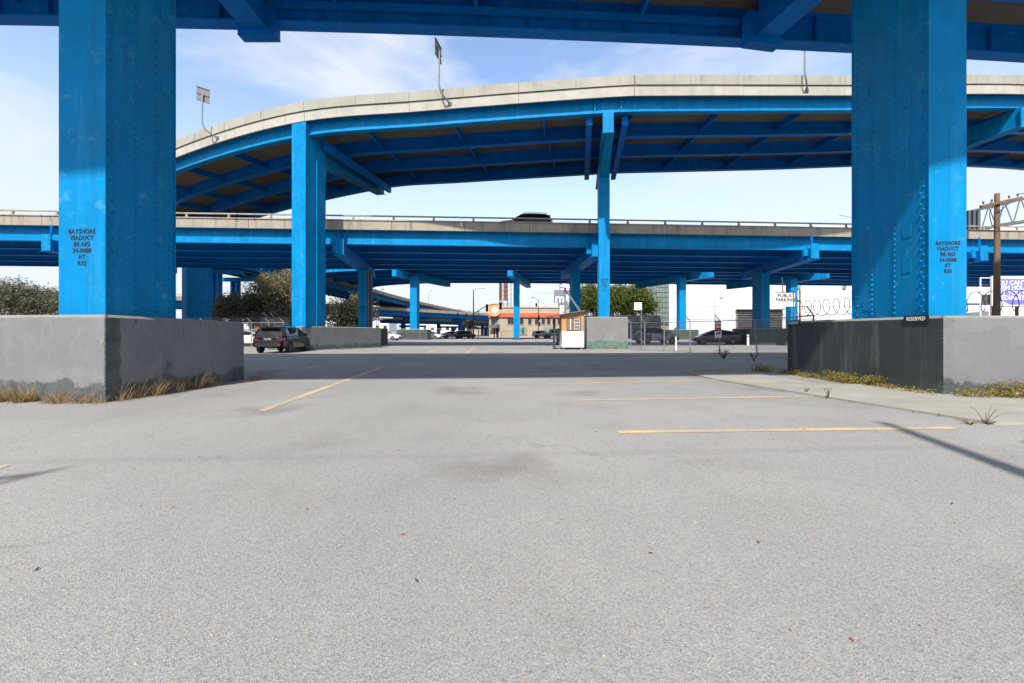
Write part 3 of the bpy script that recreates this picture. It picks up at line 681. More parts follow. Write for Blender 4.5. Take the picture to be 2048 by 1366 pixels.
# freeway bents: front row
def bent(label, X, Yf, colY, Yr, pw=3.2, m='pl_green', num=None, colw=.84, dx=0):
    t = thing('bridge_column', label, 'column', (X, colY, 0), group='front columns of the freeway deck')
    plinth(t, (X-pw/2, colY-.9), (X-pw/2, colY+2.7), (X+pw/2, colY-.9), 1.6, 1.6, M[m], M[m])
    shaft_box(t, (X-colw/2, colY), 0, colw, 1.7, 1.55, 7.2, 1)
    cap(t, (X+dx, Yf), (X-dx, Yr), .62, 7.02, 7.02, 7.84, M['blue_shaded'])
    MB().box((X+dx, Yf-.05, 7.62), (.64, .1, 1.18)).build('end_plate', M['blue'], t)
    MB().box((X+dx-.5, Yf+.35, 7.55), (.34, .25, .5)).build('bearing', M['blue'], t)
    MB().box((X-dx, Yr+.06, 7.4), (.75, .1, .8)).build('end_plate', M['blue_shaded'], t)
    for k in range(2):
        MB().beam((X+dx-.05+.1*k, Yf+.3, 8.2), (X+dx-.05+.1*k, Yf+.3, 8.95), .05, .06, up=(0,1,0)).build('stiffener', M['blue_shaded'], t)
    if num: stencil(t, X, colY-.004, 3.6, num, .14)
    return t
tb_ = bent('blue freeway column seen just right of the tall column behind the hatchback', -13.85, 34.1, 42.2, 48, num='R28', dx=.95)
for k in range(3): MB().tube([(-13.36,42.35+.45*k,1.6),(-13.36,42.35+.45*k,7.0)], .06, 8).build('drain_pipe', M['rust' if k == 1 else 'steel'], tb_, smooth=True)
bent('blue freeway column rising behind the attendant booth', 6.05, 35.0, 43, 49.5, m='pl_mid', dx=.4)
bent('blue freeway column on dark green plinth left of the right foreground column', 24.75, 35.9, 44.4, 50, 3.9, dx=-.9)
bent('blue freeway column hidden behind the right foreground plinth with its cap end showing', 38.2, 36.9, 45, 51)
bent('blue freeway column hidden behind the left foreground column', -33.2, 32.5, 40.5, 44.5, m='pl_mid')
bent('blue freeway column past the left foreground column', -50.5, 31.4, 39, 43.3, m='pl_mid')
# rear row
def rbent(label, X, Y, cx0, cy0, cx1, cy1, pw=0, r=0, w=.9):
    t = thing('bridge_column', label, 'column', (X, Y, 0), group='rear columns of the freeway deck')
    if pw: plinth(t, (X-pw/2, Y-1.0), (X-pw/2, Y+2.6), (X+pw/2, Y-1.0), 1.7, 1.7, M['pl_green'], M['pl_green'])
    else: MB().box((X, Y+.8, .12), (1.5, 2.4, .24)).build('footing', M['greendark'], t)
    shaft_box(t, (X-w/2, Y), r, w, 1.5, 0.2, 10.6, 1, M['blue'])
    cap(t, (cx0, cy0), (cx1, cy1), .75, 10.25, 10.25, 11.41, M['blue'])
    d = (Vector((cx0, cy0))-Vector((cx1, cy1))).normalized(); MB().box((cx0+d.x*.06, cy0+d.y*.06, 10.82), (.85, .1, 1.15), math.atan2(-d.x, d.y)).build('end_plate', M['blue'], t)
    return t
rbent('blue column on green plinth with chain link in front at the middle left', -16.5, 76.2, -18.9, 73.2, -12.5, 90, 5.0, R(6), 1.2)
rbent('slim bright blue column standing in front of the tan building', .78, 77.0, -.3, 73.0, 3.4, 92, 0, 0, 1.05)
rbent('blue column on green plinth in front of the white building', 29.3, 78.0, 32.6, 74.4, 25.5, 93, 4.6, 0, 1.15)
rbent('blue column beside the public parking sign', 49.0, 79.0, 52.5, 75.8, 45, 95, 4.4, 0, 1.2)

# far columns
def far_col(label, X, Y, ztop, w, cap_w=0, group='columns of the distant ramps'):
    t = thing('bridge_column', label, 'column', (X, Y, 0), group=group)
    for k in (-1, 1): MB().box((X+k*w*.36, Y, ztop/2), (w*.3, w, ztop)).build('flange', M['bluefar'], t)
    MB().box((X, Y, ztop/2-.01), (w*.42, w*.4, ztop-.03)).build('web', M['blue_shaded'], t)
    if cap_w: MB().box((X, Y, ztop+.3), (cap_w, w*1.1, .6)).build('cap_beam', M['bluefar'], t)
far_col('far blue twin flange column above the dark olive tree', -48.6, 80, 10.2, 1.15, 8)
lbl = ['first', 'second', 'third', 'fourth', 'fifth', 'sixth', 'seventh', 'eighth', 'ninth', 'tenth']
k = 0
for pa, nm, a, st in ((far_line, 'distant freeway deck', 6, 17), (left_far, 'connector ramp', 8, 20), (far_low, 'descending ramp', 10, 16)):
    s = a; i = 0
    while s < pa.L-4 and i < 10:
        pp, nn = pa.at(s); c_ = Vector((pp.x+nn[0]*4, pp.y+nn[1]*4)); ht = pp.z-1.95
        far_col('%s far blue column from the near end below the %s' % (lbl[i], nm), c_.x, c_.y, ht, 1.1, 8)
        s += st; i += 1

# ------------------------------------------------------------------ panels on bent poles along the curved ramp
def pole_panel(label, X, h, yaw, z_side=True, panel=True):
    pp, nn = rmp.at(rmp.sx(X)); b = Vector((pp.x-nn[0]*.54, pp.y-nn[1]*.54, pp.z+1.15)); out = Vector((-nn[0], -nn[1], 0)); lat = Vector((-.35, 0, 0))
    t = thing('roadside_sign', label, 'sign', tuple(b), group='sign boards on bent poles along the curved ramp')
    pts = [b, b+out*.22+lat*.4+Vector((0,0,.12)), b+out*.5+lat*1.2+Vector((0,0,.42)), b+out*.56+lat*1.6+Vector((0,0,.9)), b+out*.56+lat*1.5+Vector((0,0,h))]
    MB().tube(pts, .055, 8).build('pole', M['steel'], t, smooth=True)
    MB().box(b+out*.02, (.22, .06, .22)).build('base_plate', M['steel_d'], t)
    if panel:
        c_ = pts[-1]; u = Vector((math.cos(yaw), math.sin(yaw), -.28)).normalized(); v = Vector((0,0,1)); nrm = -u.cross(v).normalized()
        W_, H_ = .88, 1.0
        q_ = [c_+nrm*.09+u*(a*W_/2)+v*(b_*H_/2) for a, b_ in ((-1,-1),(1,-1),(1,1),(-1,1))]; q2 = [x_+nrm*.02 for x_ in q_]
        MB().hexa(q_+q2).build('board', M['signback'], t)
        for b_ in (-.5, 0, .5): MB().beam(c_-u*.45+v*(b_*.95)+nrm*.06, c_+u*.45+v*(b_*.95)+nrm*.06, .03, .05).build('rail', M['steel_d'], t)
pole_panel('square sign board seen from behind on a bent pole, leftmost along the curved ramp', -21.0, 2.9, R(10))
pole_panel('narrow sign board seen edge on atop a bent pole above the curved ramp', -4.1, 3.05, R(72))
pole_panel('bent pole rising from the curved ramp parapet left of the right column', 19.2, 4.2, R(70))

# ------------------------------------------------------------------ vehicles
def lerp_tab(tab, x, j):
    if x <= tab[0][0]: return tab[0][j]
    for a, b in zip(tab, tab[1:]):
        if x <= b[0]: return a[j]+(b[j]-a[j])*(x-a[0])/(b[0]-a[0])
    return tab[-1][j]
STY = {
 'hatch': dict(low=[(-2.22,.46,.80,.74),(-2.17,.36,.90,.85),(-1.9,.30,.98,.89),(-1.2,.27,1.0,.90),(-.3,.25,1.0,.90),(.6,.25,.985,.90),(1.05,.25,.975,.895),(1.5,.26,.92,.88),(1.95,.3,.82,.84),(2.16,.36,.72,.74),(2.23,.42,.62,.6)],
   gh=[(-2.15,.92),(-2.02,1.18),(-1.84,1.45),(-1.45,1.535),(-.8,1.585),(-.1,1.59),(.3,1.53),(.7,1.34),(1.22,.98)], roof=(-1.84,.33), rails=True, wr=.34, wx=(-1.33,1.33), clad=True),
 'prius': dict(low=[(-2.2,.5,.95,.68),(-2.12,.36,1.06,.80),(-1.7,.28,1.04,.86),(-.5,.24,.98,.875),(.6,.24,.94,.875),(1.1,.24,.92,.87),(1.6,.25,.84,.85),(2.0,.3,.72,.78),(2.2,.38,.6,.58)],
   gh=[(-2.1,1.02),(-1.9,1.17),(-1.3,1.36),(-.5,1.47),(0,1.48),(.4,1.42),(.8,1.25),(1.5,.88)], roof=(-1.6,.35), rails=False, wr=.32, wx=(-1.35,1.35), clad=False),
 'suv': dict(low=[(-2.35,.5,.98,.75),(-2.28,.4,1.10,.87),(-1.8,.34,1.14,.94),(-.4,.32,1.12,.95),(.6,.32,1.11,.95),(1.1,.32,1.10,.94),(1.7,.33,1.04,.92),(2.15,.36,.96,.88),(2.35,.45,.8,.72)],
   gh=[(-2.26,1.1),(-2.1,1.5),(-1.9,1.74),(-1.3,1.79),(-.2,1.79),(.15,1.72),(.55,1.45),(.98,1.1)], roof=(-2.0,.2), rails=True, wr=.38, wx=(-1.42,1.42), clad=False),
 'sedan': dict(low=[(-2.35,.5,.9,.68),(-2.28,.36,1.0,.8),(-1.8,.28,1.03,.87),(-.9,.25,1.0,.9),(.5,.25,.96,.9),(1.1,.25,.94,.89),(1.7,.26,.86,.87),(2.15,.3,.74,.78),(2.32,.4,.6,.6)],
   gh=[(-1.75,1.0),(-1.35,1.25),(-.9,1.4),(-.3,1.45),(.2,1.43),(.6,1.28),(1.2,.94)], roof=(-1.0,.3), rails=False, wr=.33, wx=(-1.38,1.38), clad=False),
 'pickup': dict(low=[(-2.9,.6,1.1,.85),(-2.85,.5,1.18,.94),(-2.0,.45,1.2,.96),(-.6,.42,1.2,.96),(.6,.42,1.19,.96),(1.2,.42,1.18,.95),(2.0,.44,1.12,.93),(2.6,.5,1.05,.88),(2.85,.6,.85,.75)],
   gh=[(-1.05,1.2),(-1.0,1.55),(-.9,1.86),(-.3,1.93),(.35,1.92),(.65,1.85),(.95,1.6),(1.35,1.2)], roof=(-.95,.6), rails=False, wr=.42, wx=(-1.75,1.8), clad=False)}
def car(label, cat, loc, rz, st, paint, name='parked_car', group=None, glassm_='glass', detail=True):
    S = STY[st]; t = thing(name, label, cat, loc, rz, group); low = S['low']; gh = S['gh']; k = dict(parent=t, local=True)
    rings = []
    xs_ = sorted(set([a[0] for a in low]+[low[0][0]+(low[-1][0]-low[0][0])*i/18 for i in range(19)]))
    for x in xs_:
        zb, zs, w = (lerp_tab(low, x, j) for j in (1, 2, 3)); md = zb+(zs-zb)*.62
        half = [(w*.86,zb),(w*.965,zb+.06),(w*.99,zb+(zs-zb)*.35),(w,md),(w*.985,zs-.05),(w*.93,zs),(w*.45,zs+.025)]
        rings.append([Vector((x, -y, z)) for y, z in half]+[Vector((x, y, z)) for y, z in reversed(half)])
    MB().loft(rings).build('body', M[paint], smooth=True, angle=35, **k)
    zmax = max(z for _, z in gh); rg = []; top = []
    gxs = sorted(set([a[0] for a in gh]+[gh[0][0]+(gh[-1][0]-gh[0][0])*i/14 for i in range(15)]))
    def sect(x, off=0):
        zr = lerp_tab(gh, x, 1); zb = lerp_tab(low, x, 2)-.04; w = lerp_tab(low, x, 3); tt = max(.02, min(1, (zr-zb)/(zmax-zb)))
        wb = w*.94; wt = wb+(w*.70-wb)*tt
        return zr, zb, wb, wt, tt
    for x in gxs:
        zr, zb, wb, wt, tt = sect(x); e = .09*tt
        rg.append([Vector((x, -wb, zb)), Vector((x, -wt, zr-e)), Vector((x, -wt*.82, zr-.012)), Vector((x, 0, zr+.012)), Vector((x, wt*.82, zr-.012)), Vector((x, wt, zr-e)), Vector((x, wb, zb))])
    MB().loft(rg, closed=False, caps=False).build('windows', M[glassm_], smooth=True, angle=35, **k)
    r0_, r1_ = S['roof']; rr = []
    for i in range(9):
        x = r0_+(r1_-r0_)*i/8; zr, zb, wb, wt, tt = sect(x); o = .014; e = .09*tt
        rr.append([Vector((x, -wt-.012, zr-e-.05)), Vector((x, -wt-.012, zr-e+o)), Vector((x, -wt*.82, zr-.012+o)), Vector((x, 0, zr+.012+o)), Vector((x, wt*.82, zr-.012+o)), Vector((x, wt+.012, zr-e+o)), Vector((x, wt+.012, zr-e-.05))])
    MB().loft(rr, closed=False, caps=False).build('roof', M[paint], smooth=True, **k)
    for sy in (-1, 1):
        def sp(x, f):   # point on glass side
            zr, zb, wb, wt, tt = sect(x); return Vector((x, sy*(wb+(wt-wb)*f+.006), zb+(zr-.09*tt-zb)*f))
        def edge(xa, xb, n=5): return [sp(xa+(xb-xa)*i/n, 1)+Vector((0,0,.02)) for i in range(n+1)]
        MB().tube(edge(r1_-.02, gh[-1][0]-.04), .035, 6).build('pillar', M[paint], smooth=True, **k)
        MB().tube(edge(r0_+.02, gh[0][0]+.03), .05 if st != 'sedan' else .035, 6).build('pillar', M[paint], smooth=True, **k)
        xm = (r0_+r1_)/2+.18; MB().beam(sp(xm, .1), sp(xm+.02, .98), .07, .02, up=(0, sy, .3)).build('pillar', M['black'], **k)
        xq = r0_+.35; MB().beam(sp(xq-.25, .1), sp(xq-.05, .95), .12, .02, up=(0, sy, .3)).build('pillar', M[paint], **k)
        if S['rails']:
            MB().tube([Vector((x, sy*sect(x)[3]*.86, sect(x)[0]+(.07 if 0 < i < 6 else .0))) for i, x in enumerate([r0_+.1+(r1_-r0_-.15)*j/6 for j in range(7)])], .018, 6).build('roof_rail', M['black'], smooth=True, **k)
        w = lerp_tab(low, gh[-1][0]-.25, 3); z = lerp_tab(low, gh[-1][0]-.25, 2)
        MB().box((gh[-1][0]-.45, sy*(w+.09), z+.09), (.12, .2, .14)).build('mirror', M[paint], **k)
        for wx in S['wx']:
            w = lerp_tab(low, wx, 3); wr = S['wr']
            ar = MB(); n = 14
            V = []
            for i in range(n+1):
                a = math.pi*(-.04+1.08*i/n)
                for rr_, yy in ((wr*1.0, w*.97), (wr*1.06, w+.012), (wr*1.22, w+.010), (wr*1.24, w*.96)): V.append((wx+rr_*math.cos(a), sy*yy, wr+rr_*math.sin(a)*.98))
            ar.add(V, [(4*i+j, 4*i+j+1, 4*i+j+5, 4*i+j+4) for i in range(n) for j in range(3)])
            ar.build('wheel_arch', M['black'] if S['clad'] else M[paint], smooth=True, **k)
            MB().lathe([(0, 0), (wr*1.03, 0)], 20, Matrix.Translation((wx, sy*(w+.002), wr)) @ Matrix.Rotation(R(-90*sy), 4, 'X')).build('wheel_well', M['black'], **k)
            Mw = Matrix.Translation((wx, sy*(w-.2), wr)) @ Matrix.Rotation(R(-90*sy), 4, 'X')
            wh = MB().lathe([(wr*.64, .215), (wr*.70, .222), (wr*.93, .218), (wr, .19), (wr, .03), (wr*.93, .0), (wr*.6, .0)], 22, Mw).build('wheel', M['rubber'], smooth=True, **k)
            rm_ = MB().lathe([(0, .208), (wr*.12, .21), (wr*.14, .195), (wr*.58, .17), (wr*.62, .205), (wr*.66, .212)], 20, Mw)
            for j in range(5):
                a = j*2*math.pi/5
                for da in (-.13, .13):
                    p0 = Mw @ Vector((wr*.1*math.cos(a), wr*.1*math.sin(a), .2)); p1 = Mw @ Vector((wr*.62*math.cos(a+da), wr*.62*math.sin(a+da), .2)); rm_.beam(p0, p1, .035, .03, up=(0, 1, 0))
            o = rm_.build('rim', M['steel'] if not S['clad'] else M['steel_d'], wh, smooth=True, local=True)
        # lights
        xr = low[0][0]; xf = low[-1][0]
        zt = lerp_tab(low, xr+.1, 2)-.1; w = lerp_tab(low, xr+.06, 3)
        q_ = [Vector((xr-.012, sy*w*.62, zt-.035)), Vector((xr+.0, sy*(w-.02), zt-.045)), Vector((xr+.30, sy*(lerp_tab(low, xr+.3, 3)+.012), zt-.02)), Vector((xr+.30, sy*(lerp_tab(low, xr+.3, 3)*.95), zt+.05)), Vector((xr+.02, sy*(w-.02), zt+.05)), Vector((xr-.012, sy*w*.62, zt+.035))]
        MB().add([v for v in q_]+[v+Vector((.12, -sy*.05, 0)) for v in q_], [(0,1,4,5), (1,2,3,4), (6,11,10,7), (7,10,9,8), (0,6,7,1), (1,7,8,2), (2,8,9,3), (3,9,10,4), (4,10,11,5), (5,11,6,0)]).build('tail_light', M['tail'], **k)
        zt = lerp_tab(low, xf-.16, 2)-.05; w = lerp_tab(low, xf-.16, 3)
        MB().hexa([(xf-.14, sy*w*.55, zt-.09), (xf+.0, sy*w*.5, zt-.12), (xf-.16, sy*w*1.005, zt-.1), (xf-.42, sy*lerp_tab(low, xf-.42, 3)*1.0, zt-.02), (xf-.14, sy*w*.55, zt+.02), (xf-.03, sy*w*.5, zt-.0), (xf-.18, sy*w*.97, zt+.02), (xf-.42, sy*lerp_tab(low, xf-.42, 3)*.97, zt+.05)]).build('headlight', M['lamp'], **k)
        if S['clad']:
            MB().box((xr+.0, sy*.62, .5), (.05, .16, .08)).build('reflector', M['tail'], **k)
    xr = low[0][0]
    MB().box((xr+.03, 0, .5), (.1, 1.35, .22)).build('rear_bumper', M['black'], **k)
    MB().box((xr-.03, 0, .82), (.03, .42, .11)).build('license_plate', M['louvre'], **k)
    MB().box((low[-1][0]-.02, 0, .45), (.08, 1.2, .2)).build('front_bumper', M['black'], **k)
    if st in ('hatch', 'suv'): MB().box((r0_-.06, 0, lerp_tab(gh, r0_, 1)+.01), (.3, 1.1, .035)).build('spoiler', M[paint], **k)
    return t
P0 = gd(552, 703)
car('black hatchback with roof rails and dark wheels parked by the grey plinth', 'car', (-14.1, 28.2, 0), R(94), 'hatch', 'p_black')
car('dark grey hatchback parked beyond the red sign', 'car', at(1432, 665, 45.5).xy.to_3d(), R(168), 'prius', 'p_navy')
car('blue camouflage wrapped car behind the chain link fence', 'car', at(1311, 665, 48).xy.to_3d(), R(12), 'suv', 'p_camo')
car('white sedan behind the end of the grey plinth', 'car', at(772, 665, 70).xy.to_3d(), R(-8), 'sedan', 'p_white')
car('white sedan just right of the green plinth', 'car', at(862, 665, 84).xy.to_3d(), R(-20), 'sedan', 'p_white')
car('white car parked in front of the tan building', 'car', at(1085, 665, 99).xy.to_3d(), R(4), 'hatch', 'p_white')
car('silver pickup half hidden behind the attendant booth', 'truck', at(1109, 665, 95).xy.to_3d(), R(6), 'pickup', 'p_silver')
car('white sedan glimpsed through the fence behind the black hatchback', 'car', at(497, 665, 40).xy.to_3d(), R(5), 'sedan', 'p_white')
car('silver car parked far off beneath the descending ramp', 'car', at(905, 665, 95).xy.to_3d(), R(20), 'sedan', 'p_silver')
car('dark car parked far off beside the signal pole', 'car', at(930, 665, 92).xy.to_3d(), R(35), 'hatch', 'p_grey')
pp, nn = fw.at(fw.sx(1.0))
car('black suv driving along the freeway deck above the railing', 'car', (.95, pp.y+2.6, pp.z+1.39), R(183.5), 'suv', 'p_black', name='moving_car')
pp2, _ = fw.at(fw.sx(-37.2))
car('dark car on the freeway deck at the left edge', 'car', (-42.5, fw.at(fw.sx(-42.5))[0].y+3.0, fw.at(fw.sx(-42.5))[0].z+1.39), R(4), 'suv', 'p_grey', name='moving_car')

# ------------------------------------------------------------------ attendant booth
bx0, bx1, by0, by1 = 3.5, 5.05, 32.0, 33.6
bo = thing('attendant_booth', 'small wooden attendant booth with orange boards above white corrugated skirt', 'booth', (4.27, 32.6, 0))
z0 = .16; zw = 1.28; ztl, ztr = 2.42, 2.66
mb = MB().hexa([(bx0,by0+.03,zw),(bx1,by0+.03,zw),(bx1,by1,zw),(bx0,by1,zw),(bx0,by0+.03,ztl),(bx1,by0+.03,ztr),(bx1,by1,ztr),(bx0,by1,ztl)]); mb.build('wall', M['dull_orange'], bo)
co = MB(); n = 26
for i in range(n):
    xa = bx0+(bx1-bx0)*i/n; xb = bx0+(bx1-bx0)*(i+1)/n; o = .018 if i % 2 else 0
    co.hexa([(xa,by0-o,z0),(xb,by0-o,z0),(xb,by1-.02,z0),(xa,by1-.02,z0),(xa,by0-o,zw+.02),(xb,by0-o,zw+.02),(xb,by1-.02,zw+.02),(xa,by1-.02,zw+.02)])
co.build('corrugated_skirt', M['corr'], bo)
for x in (bx0+.15, bx1-.15): MB().box((x, by0+.5, .08), (.2, .9, .16)).build('skid', M['wood'], bo)
MB().hexa([(bx0-.95,by0-.25,2.30),(bx1+.08,by0-.25,2.70),(bx1+.08,by1+.2,2.70),(bx0-.95,by1+.2,2.30),(bx0-.95,by0-.25,2.37),(bx1+.08,by0-.25,2.77),(bx1+.08,by1+.2,2.77),(bx0-.95,by1+.2,2.37)]).build('roof', M['roofing'], bo)
MB().box((bx0-.02, by0+.02, 1.5), (.07, .07, 1.85)).build('corner_post', M['board'], bo); MB().box((bx1+.03, by0+.01, 1.4), (.06, .06, 2.5)).build('corner_post', M['roofing'], bo)
wx0, wx1, wz0, wz1 = 3.86, 4.82, 1.36, 2.22
wd = MB().box(((wx0+wx1)/2, by0+.03, (wz0+wz1)/2), (wx1-wx0, .06, wz1-wz0)).build('window', M['board'], bo)
for d_ in ((wx0, (wz0+wz1)/2, .05, wz1-wz0), (wx1, (wz0+wz1)/2, .05, wz1-wz0), ((wx0+wx1)/2, wz1, wx1-wx0+.05, .05), ((wx0+wx1)/2, wz0, wx1-wx0+.05, .05)):
    MB().box((d_[0], by0-.012, d_[1]), (d_[2], .05, d_[3])).build('frame', M['steel_d'], wd)
sx0, sx1 = 4.36, 4.78
for i in range(2):
    for j in range(3):
        MB().box((sx0+.06+(i+.5)*.15, by0-.010, wz0+.08+(j+.5)*.235), (.125, .012, .205)).build('pane', M['pane'], wd)
for i in range(3): MB().box((sx0+.06+i*.15, by0-.02, (wz0+wz1)/2), (.026, .02, .8)).build('glazing_bar', M['white'], wd)
for j in range(4): MB().box(((sx0+sx1)/2, by0-.022, wz0+.08+j*.235), (.36, .02, .026)).build('glazing_bar', M['white'], wd)
MB().box((4.12, by0-.004, (wz0+wz1)/2), (.05, .02, .8)).build('frame', M['white'], wd)
MB().box((3.05, 32.9, 1.1), (.1, .8, 2.0)).build('door', M['greendark'], bo)
fl = thing('floodlight_pole', 'braced floodlight on a post above the attendant booth roof', 'floodlight', (3.95, 33.9, 0))
MB().tube([(3.95,33.9,0),(3.95,33.9,4.55)], .06, 8).build('post', M['steel'], fl); 
for k in (0, .16): MB().tube([(4.0+k*.4,33.9,4.35-k),(5.15-k*.6,33.85,2.75)], .035, 6).build('brace', M['steel'], fl)
MB().hexa([(3.72,33.5,4.55),(4.25,33.5,4.48),(4.25,33.95,4.48),(3.72,33.95,4.55),(3.76,33.6,4.82),(4.2,33.6,4.76),(4.2,33.95,4.76),(3.76,33.95,4.82)]).build('lamp_head', M['corr'], fl)
ps = thing('notice_sign', 'small white notice board on a post behind the booth roof', 'sign', (3.9, 35.3, 0))
MB().tube([(3.92,35.3,0),(3.92,35.3,3.3)], .03, 6).build('post', M['steel'], ps); MB().box((3.95, 35.25, 2.92), (.46, .03, .75)).build('board', M['signwhite'], ps)
for i, w_ in enumerate((.36, .3, .34)): MB().box((3.95, 35.232, 3.14-.1*i), (w_, .005, .045)).build('print', M['purple2'], ps)
MB().box((3.95, 35.232, 2.78), (.26, .005, .1)).build('print', M['greysign'], ps)

# ------------------------------------------------------------------ fences
def fence(label, pts, h, arm=True, mesh=True, lean=None, grp=None, pitch=.085):
    t = thing('chain_link_fence', label, 'fence', (pts[0][0], pts[0][1], 0))
    for i, (x, y) in enumerate(pts):
        dx = (lean or {}).get(i, 0)
        MB().tube([(x+dx, y, 0), (x, y, h)], .032, 8).build('post', M['steel'], t, smooth=True)
        if arm: MB().beam((x, y, h), (x-.30, y-.05, h+.34), .03, .04).build('barb_arm', M['steel'], t)
    for (x0, y0), (x1, y1) in zip(pts, pts[1:]):
        MB().tube([(x0,y0,h-.02),(x1,y1,h-.02)], .024, 6).build('top_rail', M['steel'], t)
        if arm:
            w_ = MB()
            for f in (.33, .66, 1.0): w_.tube([(x0-.3*f,y0-.05*f,h+.34*f),(x1-.3*f,y1-.05*f,h+.34*f)], .006, 4, cap=False)
            w_.build('barbed_wire', M['steel_d'], t, kind='stuff')
        if mesh:
            L = math.hypot(x1-x0, y1-y0); ux, uy = (x1-x0)/L, (y1-y0)/L; mb_ = MB(); z0_, z1_ = .04, h-.05; H_ = z1_-z0_; k = -H_
            while k < L:
                for sg in (0, 1):
                    a, b = (k, k+H_) if sg == 0 else (k+H_, k); za, zb = z0_, z1_
                    def clip(s_): return max(0, min(L, s_))
                    ca, cb = clip(a), clip(b)
                    if abs(ca-cb) < .02: continue
                    f = lambda s_: za+(zb-za)*(s_-a)/(b-a)
                    p_, q2 = Vector((x0+ux*ca, y0+uy*ca, f(ca))), Vector((x0+ux*cb, y0+uy*cb, f(cb))); mb_.tube([p_, q2], .0023, 3, cap=False)
                k += pitch
            mb_.build('wire_mesh', M['steel'], t, kind='stuff')
    return t
fence('right chain link fence with barbed arms running toward the booth', [(8.15,31.2),(8.75,30.0),(9.6,28.7),(10.45,26.7),(11.5,25.2),(12.35,23.2),(11.4,17.2)], 1.86, lean={5: .16})
fence('left chain link fence with barbed arms behind the black hatchback', [(-27,36.5),(-24.5,36.2),(-22.4,36),(-20.5,35.8),(-19,35.6),(-17.8,35.5)], 2.0, pitch=.1)
fence('low chain link fence in front of the green plinth', [(-23.5,74.4),(-18.4,74.4),(-15,74.4),(-11.5,74.4)], 1.85, arm=False, pitch=.13)
fence('long low fence along the far street before the tan building', [(-8,88),(-2,88),(4,88),(10,88)], 1.5, arm=False, mesh=True, pitch=.3)
wf = thing('razor_wire_fence', 'coils of razor wire on a fence behind the right plinth', 'fence', (11.2, 17.6, 0))
rz_p = [(11.15,17.8),(12.0,15.6),(13.3,13.9),(15.5,12.9)]
for x, y in rz_p: MB().tube([(x,y,0),(x,y,1.85)], .03, 6).build('post', M['steel'], wf)
hp = Path(rz_p, 2.12, .05); hl = []
nturn = hp.L/.36
for i in range(int(nturn*18)):
    s = hp.L*i/(nturn*18); pp, nn = hp.at(s); a = 2*math.pi*i/18; tan = Vector((nn[1], -nn[0], 0))
    hl.append(pp+Vector((nn[0], nn[1], 0))*(.30*math.cos(a))+Vector((0,0,.30*math.sin(a))))
MB().tube(hl, .011, 4, cap=False).build('razor_coil', M['steel_d'], wf)
ba = MB(); random.seed(2)
for p_ in hl[::3]: ba.box(p_, (.035, .008, .02), random.random()*3)
ba.build('barbs', M['steel_d'], wf, kind='stuff')
for z in (1.86, 2.42): MB().tube([(x,y,z) for x, y in rz_p], .005, 4, cap=False).build('tension_wire', M['steel_d'], wf)

# ------------------------------------------------------------------ small signs and street furniture
def plate_sign(name, label, cat, px, y0, y1, x0, x1, Y, base=True, posth=None, m='signwhite', offx=0):
    a, b = at(x0, y0, Y), at(x1, y1, Y); cx = at(px, 0, Y).x
    t = thing(name, label, cat, (cx, Y, 0))
    if base: MB().tube([(cx,Y+.06,0),(cx,Y+.06,posth or a.z)], .028, 8).build('post', M['steel'], t)
    bd = MB().box(((a.x+b.x)/2, Y, (a.z+b.z)/2), (abs(b.x-a.x), .02, abs(a.z-b.z))).build('board', M[m], t)
    return t, a, b
t, a, b = plate_sign('parking_rules_sign', 'white parking rules sign on a tall post right of the patched plinth', 'sign', 1283, 605, 620, 1268.5, 1283.5, 30.6, posth=3.1)
for i in range(4): MB().box(((a.x+b.x)/2, 30.588, a.z-.08-.105*i), (.36-.05*(i % 2), .004, .035)).build('print', M['red'], t)
t, a, b = plate_sign('warning_sign', 'red and white warning sign wired to the chain link fence', 'sign', 1436, 641, 661, 1430, 1442.5, 25.1, base=False, m='red')

for r_ in range(2):
    for j in range(4): MB().box(((a.x+b.x)/2-.115+.077*j, 25.087, a.z-.15-.19*r_), (.05, .004, .13)).build('print', M['signwhite'], t)
cx_ = (a.x+b.x)/2
MB().box((cx_, 25.1, b.z-.17), (.36, .02, .26)).build('board', M['signwhite'], t); MB().box((cx_, 25.087, b.z-.16), (.24, .004, .18)).build('print', M['greysign'], t); MB().box((cx_, 25.1, b.z-.36), (.36, .02, .1)).build('board', M['signwhite'], t); MB().box((cx_, 25.087, b.z-.36), (.3, .004, .03)).build('print', M['red'], t)
t, a, b = plate_sign('parking_sign', 'white public parking billboard held by a rusty frame under the freeway', 'sign', 1552, 585.5, 613, 1551, 1590, 58, base=False)
cx_ = (a.x+b.x)/2
MB().box((cx_, 58.0, a.z+.03), (abs(b.x-a.x)+.1, .06, .07)).build('frame', M['steel_d'], t)
text('PUBLIC', .6, 'lettering', M['ink'], t, (cx_, 57.97, a.z-.38), 0, .012, sx=1.05); text('PARKING', .6, 'lettering', M['ink'], t, (cx_, 57.97, a.z-.92), 0, .012, sx=1.0)
for i in range(5): MB().box((cx_-.72+.36*i, 57.985, a.z-1.30), (.26, .006, .09)).build('print', M['steel_d'], t)
for x in (at(1587.5,0,58).x, at(1600,0,58).x): MB().box((x, 58.05, 3.3), (.12, .12, 6.6)).build('frame_post', M['rust'], t)
MB().beam((at(1588,0,58).x, 58.1, a.z-.1), (at(1599,0,58).x, 58.1, b.z+.6), .12, .1, up=(0,1,0)).build('brace', M['steel_d'], t)
MB().beam((at(1567,0,58).x, 58.1, a.z), (at(1565,0,58).x, 58.1, 8.2), .1, .1, up=(0,1,0)).build('hanger', M['steel_d'], t)
